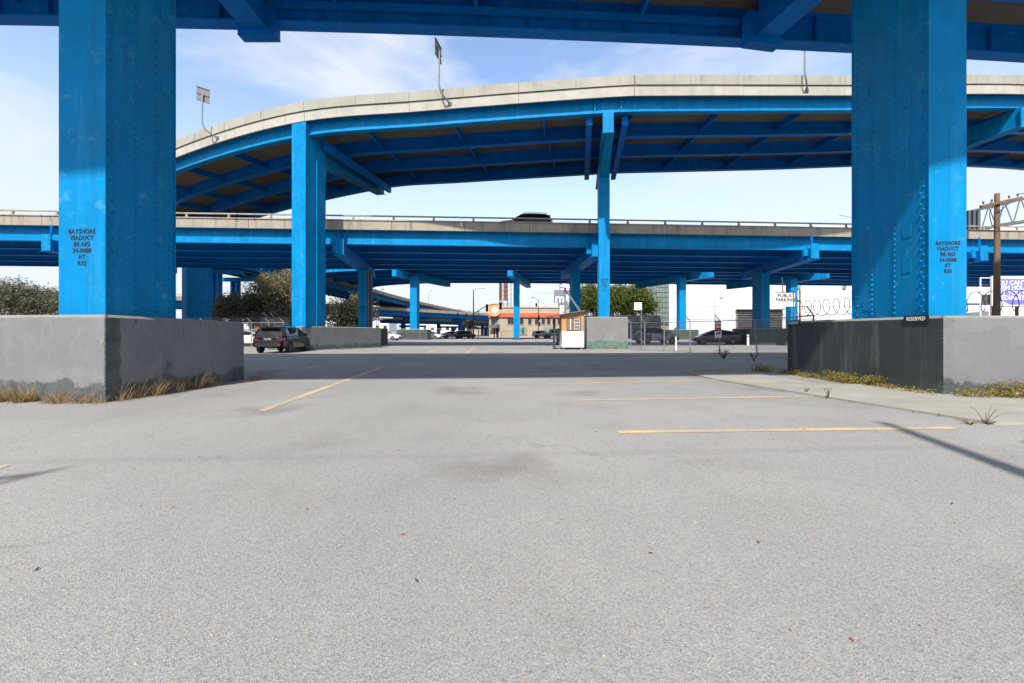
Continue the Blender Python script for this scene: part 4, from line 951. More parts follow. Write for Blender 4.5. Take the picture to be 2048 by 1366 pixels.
# RESERVED plates on the right plinth
for lab, cpt, w_ in (('black reserved sign at the near corner of the right plinth', (8.185, 9.22, 1.475), .56), ('black reserved sign at the far end of the right plinth', (8.125, 13.12, 1.475), .56)):
    t = thing('reserved_sign', lab, 'sign', cpt); rz = math.atan2(4.79, -.07)
    MB().box((0,0,0), (w_, .012, .15), rz=0).build('board', M['black'], t, local=True); t.rotation_euler = (0, 0, R(-90)-R(-.8))
    text('RESERVED', .108, 'lettering', M['signwhite'], t, (0, -.009, 0), 0, .0, local=True, sx=.84, space=1.06)
# parking meter / bollard with blue top
t = thing('parking_meter', 'pale post with dark meter head beside the fence', 'meter', (at(1352,0,29.8).x, 29.8, 0)); x_ = at(1352,0,29.8).x
MB().tube([(x_,29.8,0),(x_,29.8,.95)], .05, 10).build('post', M['white'], t); MB().lathe([(0,1.55),(.08,1.53),(.12,1.4),(.11,1.1),(.07,.95),(.05,.94)], 12, Matrix.Translation((x_,29.8,0))).build('meter_head', M['steel_d'], t, smooth=True)
t = thing('bollard', 'short white bollard in front of the dark green plinth', 'bollard', (at(1496,0,42).x, 42, 0)); x_ = at(1496,0,42).x
MB().lathe([(0,1.02),(.07,1.0),(.1,.94),(.1,0)], 12, Matrix.Translation((x_,42,0))).build('post', M['white'], t, smooth=True)
MB().lathe([(.104,.78),(.104,.86)], 12, Matrix.Translation((x_,42,0))).build('band', M['steel_d'], t)
# lamp posts
def lamp(label, px, ytop, Y, arm, r=.09, m='steel', square=False):
    p_ = at(px, ytop, Y); t = thing('street_lamp', label, 'street lamp', (p_.x, Y, 0))
    MB().tube([(p_.x,Y,0),(p_.x,Y,p_.z)], [r, r*.6], 8).build('pole', M[m], t, smooth=True)
    n = 6; pts = [(p_.x+arm*i/n, Y, p_.z+(0 if square else .55*math.sin(1.5*i/n))) for i in range(n+1)]
    MB().tube(pts, r*.45, 6).build('arm', M[m], t, smooth=True)
    e = pts[-1]; MB().lathe([(0,.09),(.16,.06),(.22,-.02),(.12,-.08),(0,-.09)], 10, Matrix.Translation(e) @ Matrix.Diagonal((1.7,1,1,1))).build('lamp_head', M[m], t, smooth=True)
    MB().box((p_.x, Y, .2), (r*3.4, r*3.4, .4)).build('base', M['curb'], t)
lamp('square armed grey lamp post in front of the white building', 1430, 596, 60, .85, .07, 'steel_d', True)
lamp('pale street lamp left of the middle left column', 752.5, 580, 92, -.7)
lamp('second pale street lamp close beside the first behind the plinth', 757, 583, 104, 1.0)
lamp('thin distant street lamp right of the green plinth column', 857, 585, 140, .9, .08)
lamp('faint curved street lamp above the tan building', 1077, 600, 100, -1.3)
# traffic signals
def head(mb_t, c, s_=1.0, back=True):
    h = MB().box(c, (.36*s_, .28*s_, 1.08*s_)).build('signal_head', M['black'], mb_t)
    for k in (-1, 0, 1): MB().lathe([(.1,0),(.13,.02),(.13,.16)], 10, Matrix.Translation((c[0], c[1]-.14*s_, c[2]+k*.33*s_)) @ Matrix.Rotation(R(90), 4, 'X')).build('visor', M['black'], h)
ts = thing('traffic_signal', 'tall dark signal pole with mast arm and lamp near the tan building', 'traffic light', (at(947,0,98).x, 98, 0)); x_ = at(947,0,98).x
MB().tube([(x_,98,0),(x_,98,at(0,580,98).z)], [.17,.1], 10).build('pole', M['steel_d'], ts, smooth=True)
arm = [at(px,py,98) for px, py in ((947,628),(958,621),(970,613),(984,609),(1000,608),(1022,608))]
MB().tube(arm, [.1,.095,.085,.075,.06,.05], 8).build('mast_arm', M['steel'], ts, smooth=True)
for px, py in ((974,616),(1001,612)): head(ts, at(px, py, 97.8), 1.45)
MB().tube([at(947,580,98), at(955,577,98), at(966,576.5,98)], .05, 6).build('lamp_arm', M['steel'], ts)
MB().box(at(967,577,98), (.5,.2,.1)).build('lamp_head', M['steel'], ts)
ts2 = thing('traffic_signal', 'thin pale signal pole standing before the right end of the tan building', 'traffic light', (at(1077,0,99).x, 99, 0)); x_ = at(1077,0,99).x
MB().tube([(x_,99,0),(x_,99,at(0,618,99).z)], .09, 8).build('pole', M['steel'], ts2); head(ts2, (x_+.05,98.8,at(0,636,99).z)); head(ts2, (x_+.25,98.8,at(0,648,99).z), .8)
ts3 = thing('traffic_signal', 'pale signal pole with green street name plate left of the tan building', 'traffic light', (at(957,0,99).x, 99, 0)); x_ = at(957,0,99).x
MB().tube([(x_,99,0),(x_,99,at(0,622,99).z)], .09, 8).build('pole', M['steel'], ts3); head(ts3, (x_-1.2,98.8,at(0,645,99).z)); head(ts3, (at(916,0,99).x,98.8,at(0,629,99).z), .7); head(ts3, (at(933,0,99).x,98.8,at(0,630,99).z), .7)
MB().tube([at(957,638,99), at(945,632,99), at(914,628,99)], .05, 6).build('mast_arm', M['steel'], ts3)
MB().box(at(953,631,98.9), (.95,.04,.25)).build('name_plate', simple('green_plate', (.02,.25,.16)), ts3)

# ------------------------------------------------------------------ buildings
tb = thing('corner_building', 'tan two storey corner building with orange band and round sign', 'building', (2, 86, 0))
def fx(px, Y=84): return at(px, 0, Y).x
X0, X1, X2 = fx(977), fx(1002), fx(1140)
MB().prism([(X0,86.5),(X1,84.0),(X2,86.0),(X2,104),(X0,104)], 0, 5.7).build('wall', M['stucco'], tb)
def along(a, b, f): return a[0]+(b[0]-a[0])*f, a[1]+(b[1]-a[1])*f
FA, FB, FC = (X0,86.5), (X1,84.0), (X2,86.0)
def panel(a, b, f0, f1, z0, z1, th, m, name, off=0, parent=tb):
    (xa, ya), (xb, yb) = along(a, b, f0), along(a, b, f1); d = Vector((xb-xa, yb-ya)).normalized(); n = Vector((d.y, -d.x)); p0 = n*off; p1 = n*(off+th)
    return MB().hexa([(xa+p1.x,ya+p1.y,z0),(xb+p1.x,yb+p1.y,z0),(xb+p0.x,yb+p0.y,z0),(xa+p0.x,ya+p0.y,z0),(xa+p1.x,ya+p1.y,z1),(xb+p1.x,yb+p1.y,z1),(xb+p0.x,yb+p0.y,z1),(xa+p0.x,ya+p0.y,z1)]).build(name, m, parent)
for a, b in ((FA,FB),(FB,FC)): panel(a, b, 0, 1, 3.75, 4.55, .25, M['orange'], 'band', .002); panel(a, b, 0, 1, 5.5, 5.75, .12, M['stucco'], 'cornice', .003)
def win(a, b, f, w, z0, z1, m='pane'):
    L = math.hypot(b[0]-a[0], b[1]-a[1]); f0, f1 = f-w/2/L, f+w/2/L
    wd_ = panel(a, b, f0, f1, z0, z1, .02, M[m], 'window', .004); panel(a, b, f0-.03/L*2, f1+.03/L*2, z0-.12, z0-.02, .1, M['stucco'], 'sill', .006, wd_)
for f in (.33, .72): win(FA, FB, f, .62, 2.65, 3.55, 'tealglass')
for f in (.12,.17,.30,.42,.52,.62,.70,.78,.86): win(FB, FC, f, .62, 2.5, 3.45)
for f in (.30,.34,.66,.74): win(FB, FC, f, 1.0, .6, 1.9, 'tealglass')
dr = panel(FA, FB, .42, .80, 0, 1.75, .03, M['pane'], 'door', .004); panel(FA, FB, .55, .60, 0, 1.7, .03, M['white'], 'door_frame', .036, dr)
aw = panel(FA, FB, .25, .92, 1.75, 2.35, .9, M['roofing'], 'awning', .005)
sg = Vector((fx(988.5), 84.3, at(0,622,84).z)); 
MB().lathe([(0,-.0),(1.25,0),(1.25,.4),(0,.4)], 24, Matrix.Translation(sg) @ Matrix.Rotation(R(90), 4, 'X')).build('round_sign', simple('cream_sign', (.62,.38,.2)), tb)
MB().lathe([(.0,.402),(.98,.402)], 24, Matrix.Translation(sg) @ Matrix.Rotation(R(90), 4, 'X')).build('sign_face', simple('sign_orange', (.55,.24,.1)), tb)
MB().lathe([(.0,.404),(.62,.404)], 24, Matrix.Translation(sg+Vector((.1,0,-.1))) @ Matrix.Rotation(R(90), 4, 'X')).build('sign_emblem', M['signwhite'], tb)
for px, w_ in ((1069,1.1),(1078,1.5),(1105,2.0)): MB().box((fx(px,90), 90, 6.2), (w_, 1.2, 1.0)).build('roof_unit', M['corr'], tb)
# billboard lattice on the roof
bl = thing('billboard_tower', 'tall rusty lattice billboard frame rising above the tan building', 'billboard', (fx(1010,96), 96, 0))
for px in (999, 1003.5, 1007, 1015, 1022):
    x_ = fx(px, 96); MB().box((x_, 96, 8.6), (.22 if px != 1007 else .1, .22, 17.2)).build('post', M['rust'] if px < 1018 else M['steel'], bl)
for k in range(9):
    z = 7.6+k*.95; MB().beam((fx(999,96), 96.1, z), (fx(1015,96), 96.1, z+.6), .1, .1, up=(0,1,0)).build('brace', M['rust'], bl)
    MB().beam((fx(1015,96), 96.1, z), (fx(1022,96), 96.4, z+.8), .08, .08, up=(0,1,0)).build('brace', M['steel'], bl)
MB().box((fx(1011.5,96.3), 96.4, 12.5), (.75, .1, 9.6)).build('panel', M['rust'], bl); MB().box((fx(1001.3,96.3), 96.4, 12.5), (.3, .1, 9.6)).build('panel', M['steel_d'], bl)
gs = thing('billboard', 'slate grey rooftop sign with a white letter m', 'billboard', (fx(1122,99), 99, 0))
MB().box((fx(1120,99), 99, 8.2), (2.6, .3, 3.9)).build('board', M['greysign'], gs); MB().box((fx(1120,99), 99.2, 3.1), (.5, .4, 6.3)).build('post', M['steel_d'], gs)
text('m', 2.7, 'lettering', M['signwhite'], gs, (fx(1119.5,99), 98.83, 8.3), 0, .03)
pg = thing('billboard', 'plum rooftop sign with two white text lines', 'billboard', (fx(1131,101), 101, 0))
MB().box((fx(1132,101), 101, 10.9), (2.9, .25, 2.5)).build('board', M['purple2'], pg); MB().box((fx(1133,101), 101.3, 4.9), (.35, .35, 9.8)).build('post', M['corr'], pg)
for i in range(2):
    for j in range(6): MB().box((fx(1132,101)-1.05+j*.42, 100.86, 11.3-i*.75), (.3, .02, .36)).build('letter_block', M['signwhite'], pg)
# white building
wb = thing('white_building', 'huge plain white building behind the fence with louvred vent', 'building', (60, 82, 0))
MB().box((74, 96, 10), (2*(74-fx(1338,82)), 28, 20)).build('wall', M['wallwhite'], wb)
gx0, gx1 = fx(1313,81.8), fx(1337.6,81.8)
tw = MB().box(((gx0+gx1)/2, 84, 9.6), (gx1-gx0-.05, 4.2, 14.4)).build('stair_tower', M['tealglass'], wb)
for i in range(9): MB().box((gx0+(gx1-gx0)*i/8, 81.86, 9.6), (.07, .12, 14.3)).build('mullion', M['steel_d'], tw)
for i in range(16): MB().box(((gx0+gx1)/2, 81.88, 2.6+i*.92), (gx1-gx0, .1, .07)).build('transom', M['steel_d'], tw)
MB().box((24.5, 84, 1.2), (15, 3.8, 2.35)).build('base_wall', M['louvre'], wb)
for i in range(8): MB().box((52+i*12.1, 81.97, 8.5), (.06, .05, 17)).build('panel_joint', M['louvre'], wb)
lx0, lx1 = fx(1474,81.5), fx(1566,81.5); lz0, lz1 = at(0,668,81.5).z, at(0,623,81.5).z
lv = MB().box(((lx0+lx1)/2, 81.8, (lz0+lz1)/2), (lx1-lx0, .35, lz1-lz0)).build('louvre_vent', M['louvre'], wb)
for i in range(10): MB().box(((lx0+lx1)/2, 81.55, lz0+.15+(lz1-lz0-.2)*i/9), (lx1-lx0-.3, .25, .14)).build('slat', M['steel_d'], lv)
MB().box(((lx0+lx1)/2, 81.4, lz1+.05), (lx1-lx0+.3, .7, .14)).build('hood', M['louvre'], lv)
for i in range(7): MB().box((74, 81.985, 3.2+i*2.4), (140, .03, .05)).build('panel_joint', M['louvre'], wb)
for px in (1598, 1690): MB().box((fx(px,81.7), 81.85, at(0,578,81.7).z), (.6, .3, .5)).build('wall_lamp', M['louvre'], wb)
# dark shade structure and wall beyond fence
dk = thing('retaining_wall', 'dark slatted screen wall under the ficus trees', 'wall', (17, 74, 0))
for i in range(10): MB().box((17.2, 74, .22+i*.36), (14, .12, .33)).build('board', M['louvre'], dk)
for i in range(6): MB().box((10.5+i*2.6, 74.15, 1.9), (.14, .14, 3.8)).build('post', M['steel_d'], dk)
# full size of the blocks across the far street
for o_, k_ in ((tb, 1.29), (bl, 1.3), (gs, 1.3), (pg, 1.3), (wb, 1.37), (dk, 1.36)):
    o_.location = (o_.location.x*k_, o_.location.y*k_, 0); o_.scale = (k_, k_, k_)
# low distant buildings
random.seed(8)
for i, (px, Y, w_, h_, m, lab) in enumerate(((880,190,22,5,'wallwhite','far white shed below the distant ramps'),(930,205,26,6,'stucco','far tan warehouse below the distant ramps'),(700,175,30,6,'wallwhite','far pale warehouse behind the middle left trees'),
        (470,120,18,5,'wallwhite','far white shed behind the left plinth'),(548,110,9,5.2,'skin_brick','far red brick house behind the olive tree'),(60,150,50,6,'wallwhite','far pale warehouse at the left edge'),(1960,110,40,8,'wallwhite','pale warehouse behind the billboard'))):
    x_ = at(px,0,Y).x; t = thing('distant_building', lab, 'building', (x_, Y, 0))
    MB().box((x_, Y+6, h_/2), (w_, 12, h_)).build('wall', M[m], t); MB().box((x_, Y+6, h_+.15), (w_+.4, 12.4, .3)).build('roof', M['roofing'], t)
    n = int(w_/3)
    for k in range(n):
        wd_ = MB().box((x_-w_/2+(k+.5)*w_/n, Y-.03, h_*.55), (1.3, .05, 1.2)).build('window', M['pane'], t)
ca = thing('roadside_cabin', 'small grey cabin with white framed window behind the hatchback', 'cabin', (at(536,0,62).x, 62, 0)); x_ = at(543,0,62).x
MB().box((x_, 63, 1.6), (3.0, 2, 3.2)).build('wall', M['louvre'], ca); MB().box((x_, 63, 3.28), (3.4, 2.4, .16)).build('roof', M['roofing'], ca)
w_ = MB().box((x_, 61.98, 2.2), (.8, .05, 1.3)).build('window', M['pane'], ca)
for d_ in ((-.43,0,.09,1.4),(.43,0,.09,1.4),(0,.68,.95,.09),(0,-.68,.95,.09)): MB().box((x_+d_[0], 61.95, 2.2+d_[1]), (d_[2], .06, d_[3])).build('frame', M['white'], w_)

# billboard right and utility pole
vb = thing('billboard', 'violet billboard with bold white slogan behind the wooden utility pole', 'billboard', (at(2020,0,70).x, 70, 0))
x_a, x_b = at(1985,0,70).x, at(1985,0,70).x+13; zt_, zb_ = at(0,552,70).z, at(0,612,70).z
MB().box(((x_a+x_b)/2, 70.2, (zt_+zb_)/2), (x_b-x_a, .25, zt_-zb_)).build('frame', M['white'], vb)
MB().box(((x_a+x_b)/2+.12, 70.06, (zt_+zb_)/2-.1), (x_b-x_a-.35, .04, zt_-zb_-.65)).build('print', M['purple'], vb)
MB().add([(x_a+.32,70.035,zb_+.2),(x_a+2.6,70.035,zb_+.2),(x_a+.32,70.035,zb_+1.5)], [(0,1,2)]).build('print', M['signwhite'], vb)
for i, s_ in enumerate(("YOU CAN'T E", 'RUSH HOUR T', 'BUT YOU CAN', 'PREDIABETES.')): text(s_, .94, 'lettering', M['signwhite'], vb, (x_a+.34, 70.03, zt_-1.05-i*.77), 0, .018, align='LEFT')
for x in (x_a+.8, x_a+4.4, x_a+7.5): MB().box((x, 70.6, (zb_+.5)/2), (.3, .3, zb_+.5)).build('post', M['steel_d'], vb)
MB().box(((x_a+x_b)/2, 69.6, zb_-.1), (x_b-x_a, .9, .06)).build('catwalk', M['rust'], vb)
sf = thing('sign_board', 'pale open sign frame left of the violet billboard', 'sign', (at(1972,0,70.6).x, 70.6, 0))
xa_, xb_ = at(1962,0,70.6).x, at(1983,0,70.6).x; za_, zb2 = at(0,555,70.6).z, at(0,612,70.6).z
for x in (xa_, xb_): MB().box((x, 70.7, za_/2), (.14, .14, za_)).build('post', M['white'], sf)
MB().box(((xa_+xb_)/2, 70.7, za_-.05), (xb_-xa_-.15, .12, .12)).build('rail', M['white'], sf); MB().box(((xa_+xb_)/2, 70.7, za_-1.1), (xb_-xa_-.15, .12, .1)).build('rail', M['steel_d'], sf)
MB().box(((xa_+xb_)/2, 70.75, (za_+zb2)/2-1.2), (xb_-xa_-.2, .06, 1.6)).build('panel', M['steel_d'], sf)
up = thing('utility_pole', 'brown wooden utility pole with slanting crossarm behind the right plinth', 'utility pole', (at(1993,0,24).x, 24, 0)); x_ = at(1993,0,24).x; zt_ = at(0,387,24).z
MB().tube([(x_,24,0),(x_+.02,24,zt_*.5),(x_+.03,24,zt_)], [.16,.14,.11], 10).build('pole', M['wood'], up, smooth=True)
MB().beam((x_-1.0, 23.85, at(0,415,24).z), (x_+1.15, 23.85, at(0,397,24).z), .12, .13).build('crossarm', M['wood'], up)
for k in (-.55, .5): MB().beam((x_+k, 23.8, at(0,406,24).z-.02), (x_, 23.85, at(0,425,24).z), .03, .04, up=(0,1,0)).build('brace', M['steel_d'], up)
for k in (-.85, -.4, .5, .95):
    z = at(0,406,24).z+.09+k*.22; MB().lathe([(0,.16),(.035,.15),(.05,.09),(.03,.06),(.05,.03),(.02,0)], 8, Matrix.Translation((x_+k, 23.85, z))).build('insulator', M['steel_d'], up)
MB().tube([(x_+.0,23.8,at(0,460,24).z),(x_-.45,23.8,at(0,452,24).z),(x_-.6,23.8,at(0,430,24).z),(x_-.35,23.8,at(0,412,24).z)], .018, 6).build('cable_loop', M['black'], up, smooth=True)
def cable(label, p0, p1, sag, r=.02):
    p0, p1 = Vector(p0), Vector(p1); pts = [p0.lerp(p1, i/24)-Vector((0,0,sag*4*(i/24)*(1-i/24))) for i in range(25)]
    o = MB().tube(pts, r, 5).build('overhead_cable', M['black'], None, smooth=True); tag(o, label, 'cable', 'cables of the utility pole')
cable('upper black cable leaving the utility pole to the right', (x_+.95,23.85,at(0,398,24).z+.22), (60,19,11.5), .7)
cable('lower thin cable dipping from the utility pole to the left', (x_,23.85,at(0,462,24).z), (x_-4.0,30,at(0,430,30).z), .25, .015)
# sign gantry standing on the freeway beyond the right column
gy = 44.5; ga = thing('sign_gantry', 'pale tubular sign gantry over the freeway deck behind the utility pole', 'gantry', (46, gy, 9.25))
MB().tube([at(1930,470,gy), at(1990,452,gy-.2), at(2150,428,gy-1)], .17, 10).build('chord', M['corr'], ga, smooth=True); MB().tube([at(1930,425,gy), at(1990,412,gy-.2), at(2150,372,gy-1)], .12, 10).build('chord', M['corr'], ga, smooth=True)
for i in range(6):
    a = at(1930+i*32, 470-i*7.2, gy-.1*i); b = at(1945+i*32, 422-i*9, gy-.1*i); MB().tube([a, b], .05, 6).build('web_member', M['corr'], ga); c_ = at(1962+i*32, 462-i*7, gy-.1*i); MB().tube([b, c_], .05, 6).build('web_member', M['corr'], ga)
MB().box(at(1945,443,gy-.5), (1.5,.08,2.1)).build('sign_back', M['corr'], ga)
for k in (-.45,0,.45): a = at(1945,443,gy-.62); MB().box((a.x+k, a.y, a.z), (.08,.08,2.1)).build('stiffener', M['steel_d'], ga)
MB().box((51, gy, 9.25+1.8), (.4,.4,3.6)).build('leg', M['corr'], ga)

# ------------------------------------------------------------------ trees
def tree(name, label, x, y, h, crown, leaf, n, lsize, seed, trunk_r=.16, lean=0, multi=1, grp=None, zlow=None):
    rnd = random.Random(seed); t = thing(name, label, 'tree', (x, y, 0), group=grp)
    tr = MB()
    blobs = []
    for (cx, cy, cz, rx, ry, rz_) in crown: blobs.append((Vector((x+cx, y+cy, cz)), Vector((rx, ry, rz_))))
    for m_ in range(multi):
        bx_ = x+(m_-(multi-1)/2)*(.9 if multi > 1 else 0); base = Vector((bx_, y+rnd.uniform(-.3,.3), 0)); fork = Vector((bx_+lean+rnd.uniform(-.2,.2), y, h*.30))
        tr.tube([base, base.lerp(fork,.5)+Vector((rnd.uniform(-.1,.1),0,0)), fork], [trunk_r*1.2, trunk_r, trunk_r*.8], 8)
        for c_, r_ in blobs:
            e = c_+Vector((rnd.uniform(-.3,.3)*r_.x, rnd.uniform(-.3,.3)*r_.y, .25*r_.z)); md = fork.lerp(e,.5)+Vector((rnd.uniform(-.3,.3), 0, -.2)); tr.tube([fork, md, e], [trunk_r*.6, trunk_r*.35, trunk_r*.08], 6)
            for _ in range(4):
                e2 = c_+Vector((rnd.uniform(-.85,.85)*r_.x, rnd.uniform(-.85,.85)*r_.y, rnd.uniform(-.4,.8)*r_.z)); tr.tube([md, md.lerp(e2,.5)+Vector((0,0,.1)), e2], [trunk_r*.25, trunk_r*.16, .015], 5)
    tr.build('trunk', M['bark'], t, smooth=True)
    cr = MB(); vol = sum(b[1].x*b[1].y*b[1].z for b in blobs)
    for c_, r_ in blobs:
        k = int(n*r_.x*r_.y*r_.z/vol)
        ncl = max(8, k//26); cl = []
        while len(cl) < ncl:
            v = Vector((rnd.gauss(0,1), rnd.gauss(0,1), rnd.gauss(0,1))).normalized()*(rnd.random()**.38); 
            cl.append(c_+Vector((v.x*r_.x, v.y*r_.y, v.z*r_.z))*rnd.uniform(.82,1.14))
        sp_ = min(r_)*.26
        for _ in range(k):
            p_ = rnd.choice(cl)+Vector((rnd.gauss(0,sp_), rnd.gauss(0,sp_), rnd.gauss(0,sp_*.75)))
            a = Vector((rnd.gauss(0,1), rnd.gauss(0,1), rnd.gauss(0,.7))).normalized(); b_ = a.cross(Vector((rnd.gauss(0,1), rnd.gauss(0,1), rnd.gauss(0,1)))).normalized(); s_ = lsize*rnd.uniform(.55,1.25)
            cr.add([p_-a*s_*.5, p_+b_*s_*.24, p_+a*s_*.5, p_-b_*s_*.24], [(0,1,2,3)])
    cr.build('crown', M[leaf], t)
    return t
tree('olive_tree', 'large dusty olive green tree left of the tall bright column', -35.0, 67, 10.2, [(.2,0,7.5,3.6,3.0,2.2),(2.8,.5,8.8,2.4,2.2,1.9),(-2.6,0,6.0,2.3,2.0,1.5),(1.4,0,4.6,3.1,2.6,1.6),(3.1,0,3.0,2.2,1.9,1.3)], 'leaf_olive', 17000, .34, 1, .24)
tree('olive_tree', 'smaller dark olive tree right of the leftmost far column', -40.0, 66, 6.8, [(0,0,5.0,3.2,2.6,1.8),(2.4,.3,3.4,2.5,2.2,1.4),(-1.8,0,3.8,2.0,2.0,1.5)], 'leaf_grey', 11000, .32, 2, .18)
tree('evergreen_tree', 'dark evergreen tree between the tall bright column and the freeway column', -25.0, 68, 6.4, [(-.5,0,3.6,2.5,2.2,2.7),(1.4,.3,4.4,1.7,1.7,2.0),(.9,0,1.8,2.1,1.9,1.6)], 'leaf_dark', 10000, .32, 3, .18)
tree('olive_tree', 'brownish treetop peeking above the dark evergreen', -23.4, 70, 7.0, [(0,0,5.7,1.7,1.5,1.4),(.8,0,3.9,1.8,1.5,1.6)], 'leaf_olive', 3000, .36, 4, .16)
tree('grey_bush_tree', 'broad grey green tree at the left edge above the plinth', -78, 72, 9.4, [(0,0,6.4,5.6,3.6,2.8),(4.2,0,5.6,3.6,3.0,2.4),(-4.5,0,6.4,4.0,3.0,2.7)], 'leaf_grey', 17000, .38, 5, .24)
tree('grey_bush_tree', 'low grey green tree nearest the left foreground column', -68.5, 72, 7.6, [(-.5,0,5.4,3.1,3.0,2.4),(1.8,0,4.1,2.6,2.4,2.0)], 'leaf_grey', 10000, .38, 6, .2)
for i, (xx, yy, hh, lab) in enumerate(((18.6,107,10.6,'leafy green street tree between the booth columns'),(24.8,108,11.2,'widest leafy green street tree right of the booth column'),(29.4,106.5,10.4,'leafy green street tree beside the glass stair tower'))):
    tree('street_tree', lab, xx, yy, hh, [(0,0,8.9,4.0,3.2,2.7),(2.1,-.4,7.0,2.7,2.4,1.8),(-2.2,-.3,7.4,2.8,2.4,2.0),(0,0,10.8,3.0,2.6,2.0)], 'leaf_ficus', 14000, .46, 20+i, .18, multi=3, grp='clipped street trees before the white building')
tree('olive_tree', 'rounded tan tree far behind the signal pole', at(926,0,150).x, 150, 9, [(0,0,6.6,3.4,3,1.7)], 'leaf_olive', 2500, .5, 31, .2)
tree('evergreen_tree', 'dark tree in the far underpass beside the signal pole', at(938,0,110).x, 110, 4.5, [(0,0,3.1,1.5,1.4,1.3)], 'leaf_dark', 1600, .4, 32, .2)

# ------------------------------------------------------------------ weeds, grass, litter
random.seed(21)
dg = MB()
def clump(mb_, x, y, n, L, spread, w=.006, z=0, up=1.0):
    for _ in range(n):
        a = random.random()*6.28; r = random.random()*spread; l = L*random.uniform(.4,1.15); t_ = random.uniform(.1,.75)
        mb_.blade((x+r*math.cos(a), y+r*math.sin(a), z), (math.cos(a)*t_, math.sin(a)*t_, up), l, w*random.uniform(.6,1.4), (math.cos(a)*l*.25, math.sin(a)*l*.25))
cl_ = [random.random() for _ in range(15)]
for i in range(60):
    f = min(1, max(0, random.choice(cl_)+random.gauss(0, .014))); x = -6.98-f*3.9; y = 7.74+f*.45-random.random()*.16; dens = 1 if -9.6 < x < -8.0 else .55
    clump(dg, x, y, int(60*dens*random.uniform(.5,1.3)), random.uniform(.14,.42), .12)
cl_ = [random.random()**1.2 for _ in range(9)]
for i in range(26):
    f = max(0, random.choice(cl_)+random.gauss(0, .02)); x = -6.90+f*.17+random.random()*.10; y = 7.85+f*2.6; clump(dg, x, y, random.randint(10,34), random.uniform(.14,.52), .10)
for i in range(12): clump(dg, -6.72+random.random()*.2, 11.5+random.random()*.9, 20, random.uniform(.1,.25), .12)
for i in range(14): clump(dg, 5.5+random.random()*2.9, 32.85, 14, .3, .15, .012)
for i in range(10): clump(dg, -14+random.random()*3.3, 31.2+random.random()*6-1, 14, .25, .15, .012)
o = dg.build('dry_grass', M['straw']); tag(o, 'dry straw coloured grass growing along the plinth feet', 'grass'); o['kind'] = 'stuff'
wg = MB()
def cover(mb_, x, y, n, spread, h, ls):
    for _ in range(n):
        p_ = Vector((x+random.gauss(0,spread), y+random.gauss(0,spread*.8), random.random()**1.5*h)); a = Vector((random.gauss(0,1), random.gauss(0,1), random.gauss(0,.6))).normalized(); b_ = a.cross(Vector((random.gauss(0,1), random.gauss(0,1), 1))).normalized(); s_ = ls*random.uniform(.5,1.3)
        mb_.add([p_-a*s_*.5, p_+b_*s_*.26, p_+a*s_*.5, p_-b_*s_*.26], [(0,1,2,3)])
for i in range(60): x = 8.3+random.random()*3.5; cover(wg, x, 8.54-random.random()*.34, 190, .11, random.uniform(.12,.34) if x > 8.8 else .15, .042)
for i in range(80):
    f = random.random(); y = 8.7+f*4.7; hh = .22 if 10.0 < y < 11.6 else (.10 if y < 12.6 else .13); cover(wg, 8.08-random.random()*.16, y, 150 if hh > .2 else 60, .09, hh*random.uniform(.6,1.2), .04)
for i in range(14): cover(wg, 7.9-random.random()*2.4, 13.6+random.random()*.5, 40, .12, .1, .04)
for i in range(22):
    f = random.random(); cover(wg, 5.06+f*1.15, 11.5-f*5.55, 16, .05, .035, .028)
for i in range(9): clump(wg, 7.9-random.random()*.3, 13.7+random.random()*.8, 20, .3, .15, .01)
o = wg.build('ground_cover', M['weed']); tag(o, 'yellow green creeping weeds along the right plinth foot', 'weeds'); o['kind'] = 'stuff'
def weed(label, x, y, h, n, leaf, seed, leaves=True, spread=.3):
    random.seed(seed); t = thing('weed', label, 'plant', (x, y, 0)); st = MB(); lf = MB()
    for k in range(n):
        a = random.random()*6.28; e = Vector((x+math.cos(a)*h*spread*random.uniform(.3,1.2), y+math.sin(a)*h*spread, h*random.uniform(.6,1))); b = Vector((x, y, 0)); md = b.lerp(e,.5)+Vector((0,0,h*.1)); st.tube([b, md, e], [.006,.004,.002], 5)
        if leaves:
            for j in range(9):
                q_ = b.lerp(md, random.random()) if random.random() < .4 else md.lerp(e, random.random()); d_ = Vector((random.gauss(0,1), random.gauss(0,1), .4)).normalized(); s_ = h*.16; sd = d_.cross(Vector((0,0,1))).normalized(); lf.add([q_, q_+d_*s_*.5+sd*s_*.25, q_+d_*s_, q_+d_*s_*.5-sd*s_*.25], [(0,1,2,3)])
    st.build('stems', M['bark'] if not leaves else M[leaf], t)
    if leaves: lf.build('leaves', M[leaf], t)
    return t
p_ = gd(1656,797); weed('single green leafy weed at the apron edge', p_.x, p_.y, .2, 5, 'weedg', 1)
p_ = gd(1972,848); weed('bare twiggy weed on the apron corner at the right', p_.x, p_.y, .27, 5, 'weed', 2, False, .8); weed('low reddish weed at the foot of the bare twigs', p_.x+.02, p_.y-.02, .06, 12, 'weed', 3, True, 1.6)
p_ = gd(1940,849); weed('small dry weed tuft left of the bare twigs', p_.x, p_.y, .06, 14, 'weed', 4, True, 1.6)
p_ = gd(1447,718); weed('big bushy weed below the red sign', p_.x, p_.y, .5, 26, 'weedg', 5, True, .75)
p_ = gd(1508,723); weed('bushy weed at the foot of the leaning fence post', p_.x, p_.y, .42, 14, 'weedg', 6, True, .5)
p_ = gd(1612,786); weed('dry weed at the end of the middle parking line', p_.x, p_.y, .13, 7, 'weed', 7, True, .5)
p_ = gd(1395,747); weed('low green weed where the apron begins', p_.x, p_.y, .09, 14, 'weed', 9, True, 2.0)
pb = MB(); random.seed(3)
pc = gd(2015,806); pc = Vector((9.25, 8.36, 0))
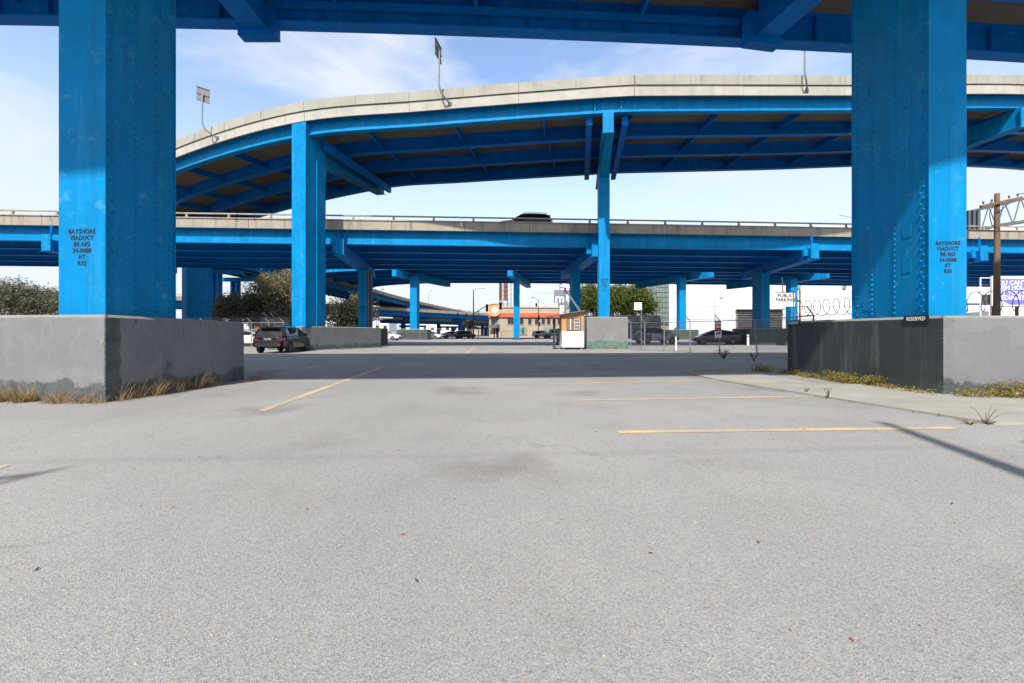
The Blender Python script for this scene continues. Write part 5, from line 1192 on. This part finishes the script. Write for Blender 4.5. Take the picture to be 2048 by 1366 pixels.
V = []
for i in range(5):
    for j in range(4): V.append((pc.x-.16+i*.08+random.uniform(-.02,.02), pc.y-.12+j*.06, .035+random.random()*.07))
pb.add(V, [(i*4+j, i*4+j+4, i*4+j+5, i*4+j+1) for i in range(4) for j in range(3)])
o = pb.build('litter_bag', M['signwhite'], None, smooth=True); tag(o, 'crumpled white litter on the weeds by the right plinth', 'litter')
# scattered leaves and stones
random.seed(77); lt = MB()
for i in range(110):
    y = 1.5+random.random()**1.4*10; x = random.uniform(-1.1,1.1)*y; s_ = random.uniform(.006,.02); a = random.random()*6.28; d_ = Vector((math.cos(a), math.sin(a), random.uniform(0,.3))); sd = Vector((-d_.y, d_.x, 0)); b_ = Vector((x, y, .006))
    lt.add([b_-d_*s_, b_+sd*s_*.35, b_+d_*s_, b_-sd*s_*.35, b_+Vector((0,0,s_*.3))], [(0,1,4),(1,2,4),(2,3,4),(3,0,4)])
o = lt.build('leaf_litter', leafy('fallen_leaf', [(.05,.04,.03),(.16,.09,.05),(.35,.12,.10),(.45,.30,.26),(.03,.03,.03)])); tag(o, 'scattered dry leaves and crumbs on the asphalt', 'litter'); o['kind'] = 'stuff'
stn = MB()
for i in range(90):
    y = 1.6+random.random()**1.3*12; x = random.uniform(-1.1,1.1)*y; s_ = random.uniform(.002,.006); stn.lathe([(0,s_),(s_*.8,s_*.5),(s_,0)], 6, Matrix.Translation((x,y,.0)))
o = stn.build('loose_gravel', simple('pale_gravel', (.35,.33,.3), .9, .6, 30)); tag(o, 'loose pale stones scattered on the asphalt', 'gravel'); o['kind'] = 'stuff'

# poles behind the photographer whose shadows reach the lot
tn = 1/math.tan(EL); sd = Vector((math.sin(AZ), math.cos(AZ)))
def behind(label, tip, h, r):
    b = Vector(tip)-sd*(h*tn); t = thing('light_pole', label, 'light pole', (b.x, b.y, 0))
    MB().tube([(b.x,b.y,0),(b.x,b.y,h)], [r*1.5, r*.55], 10).build('pole', M['steel'], t, smooth=True); return t, b
g1 = gd(1766, 845); behind('tapered pole behind the camera whose shadow crosses the right lines', (g1.x, g1.y), 7.2, .12)
t, b = behind('sign pole behind the camera whose shadow falls at the left edge', (gd(150,933).x-.05, 4.05), 5.6, .05)
MB().beam((b.x-1.3,b.y,4.3),(b.x,b.y,5.4), .06, .06).build('brace', M['steel'], t); MB().box((b.x-1.45,b.y,4.05), (2.2,.05,1.0)).build('board', M['steel'], t)
cable('thin cable behind the camera strung over the lot', (-20,-1.9,6.3), (14,-.2,6.5), .25, .006)
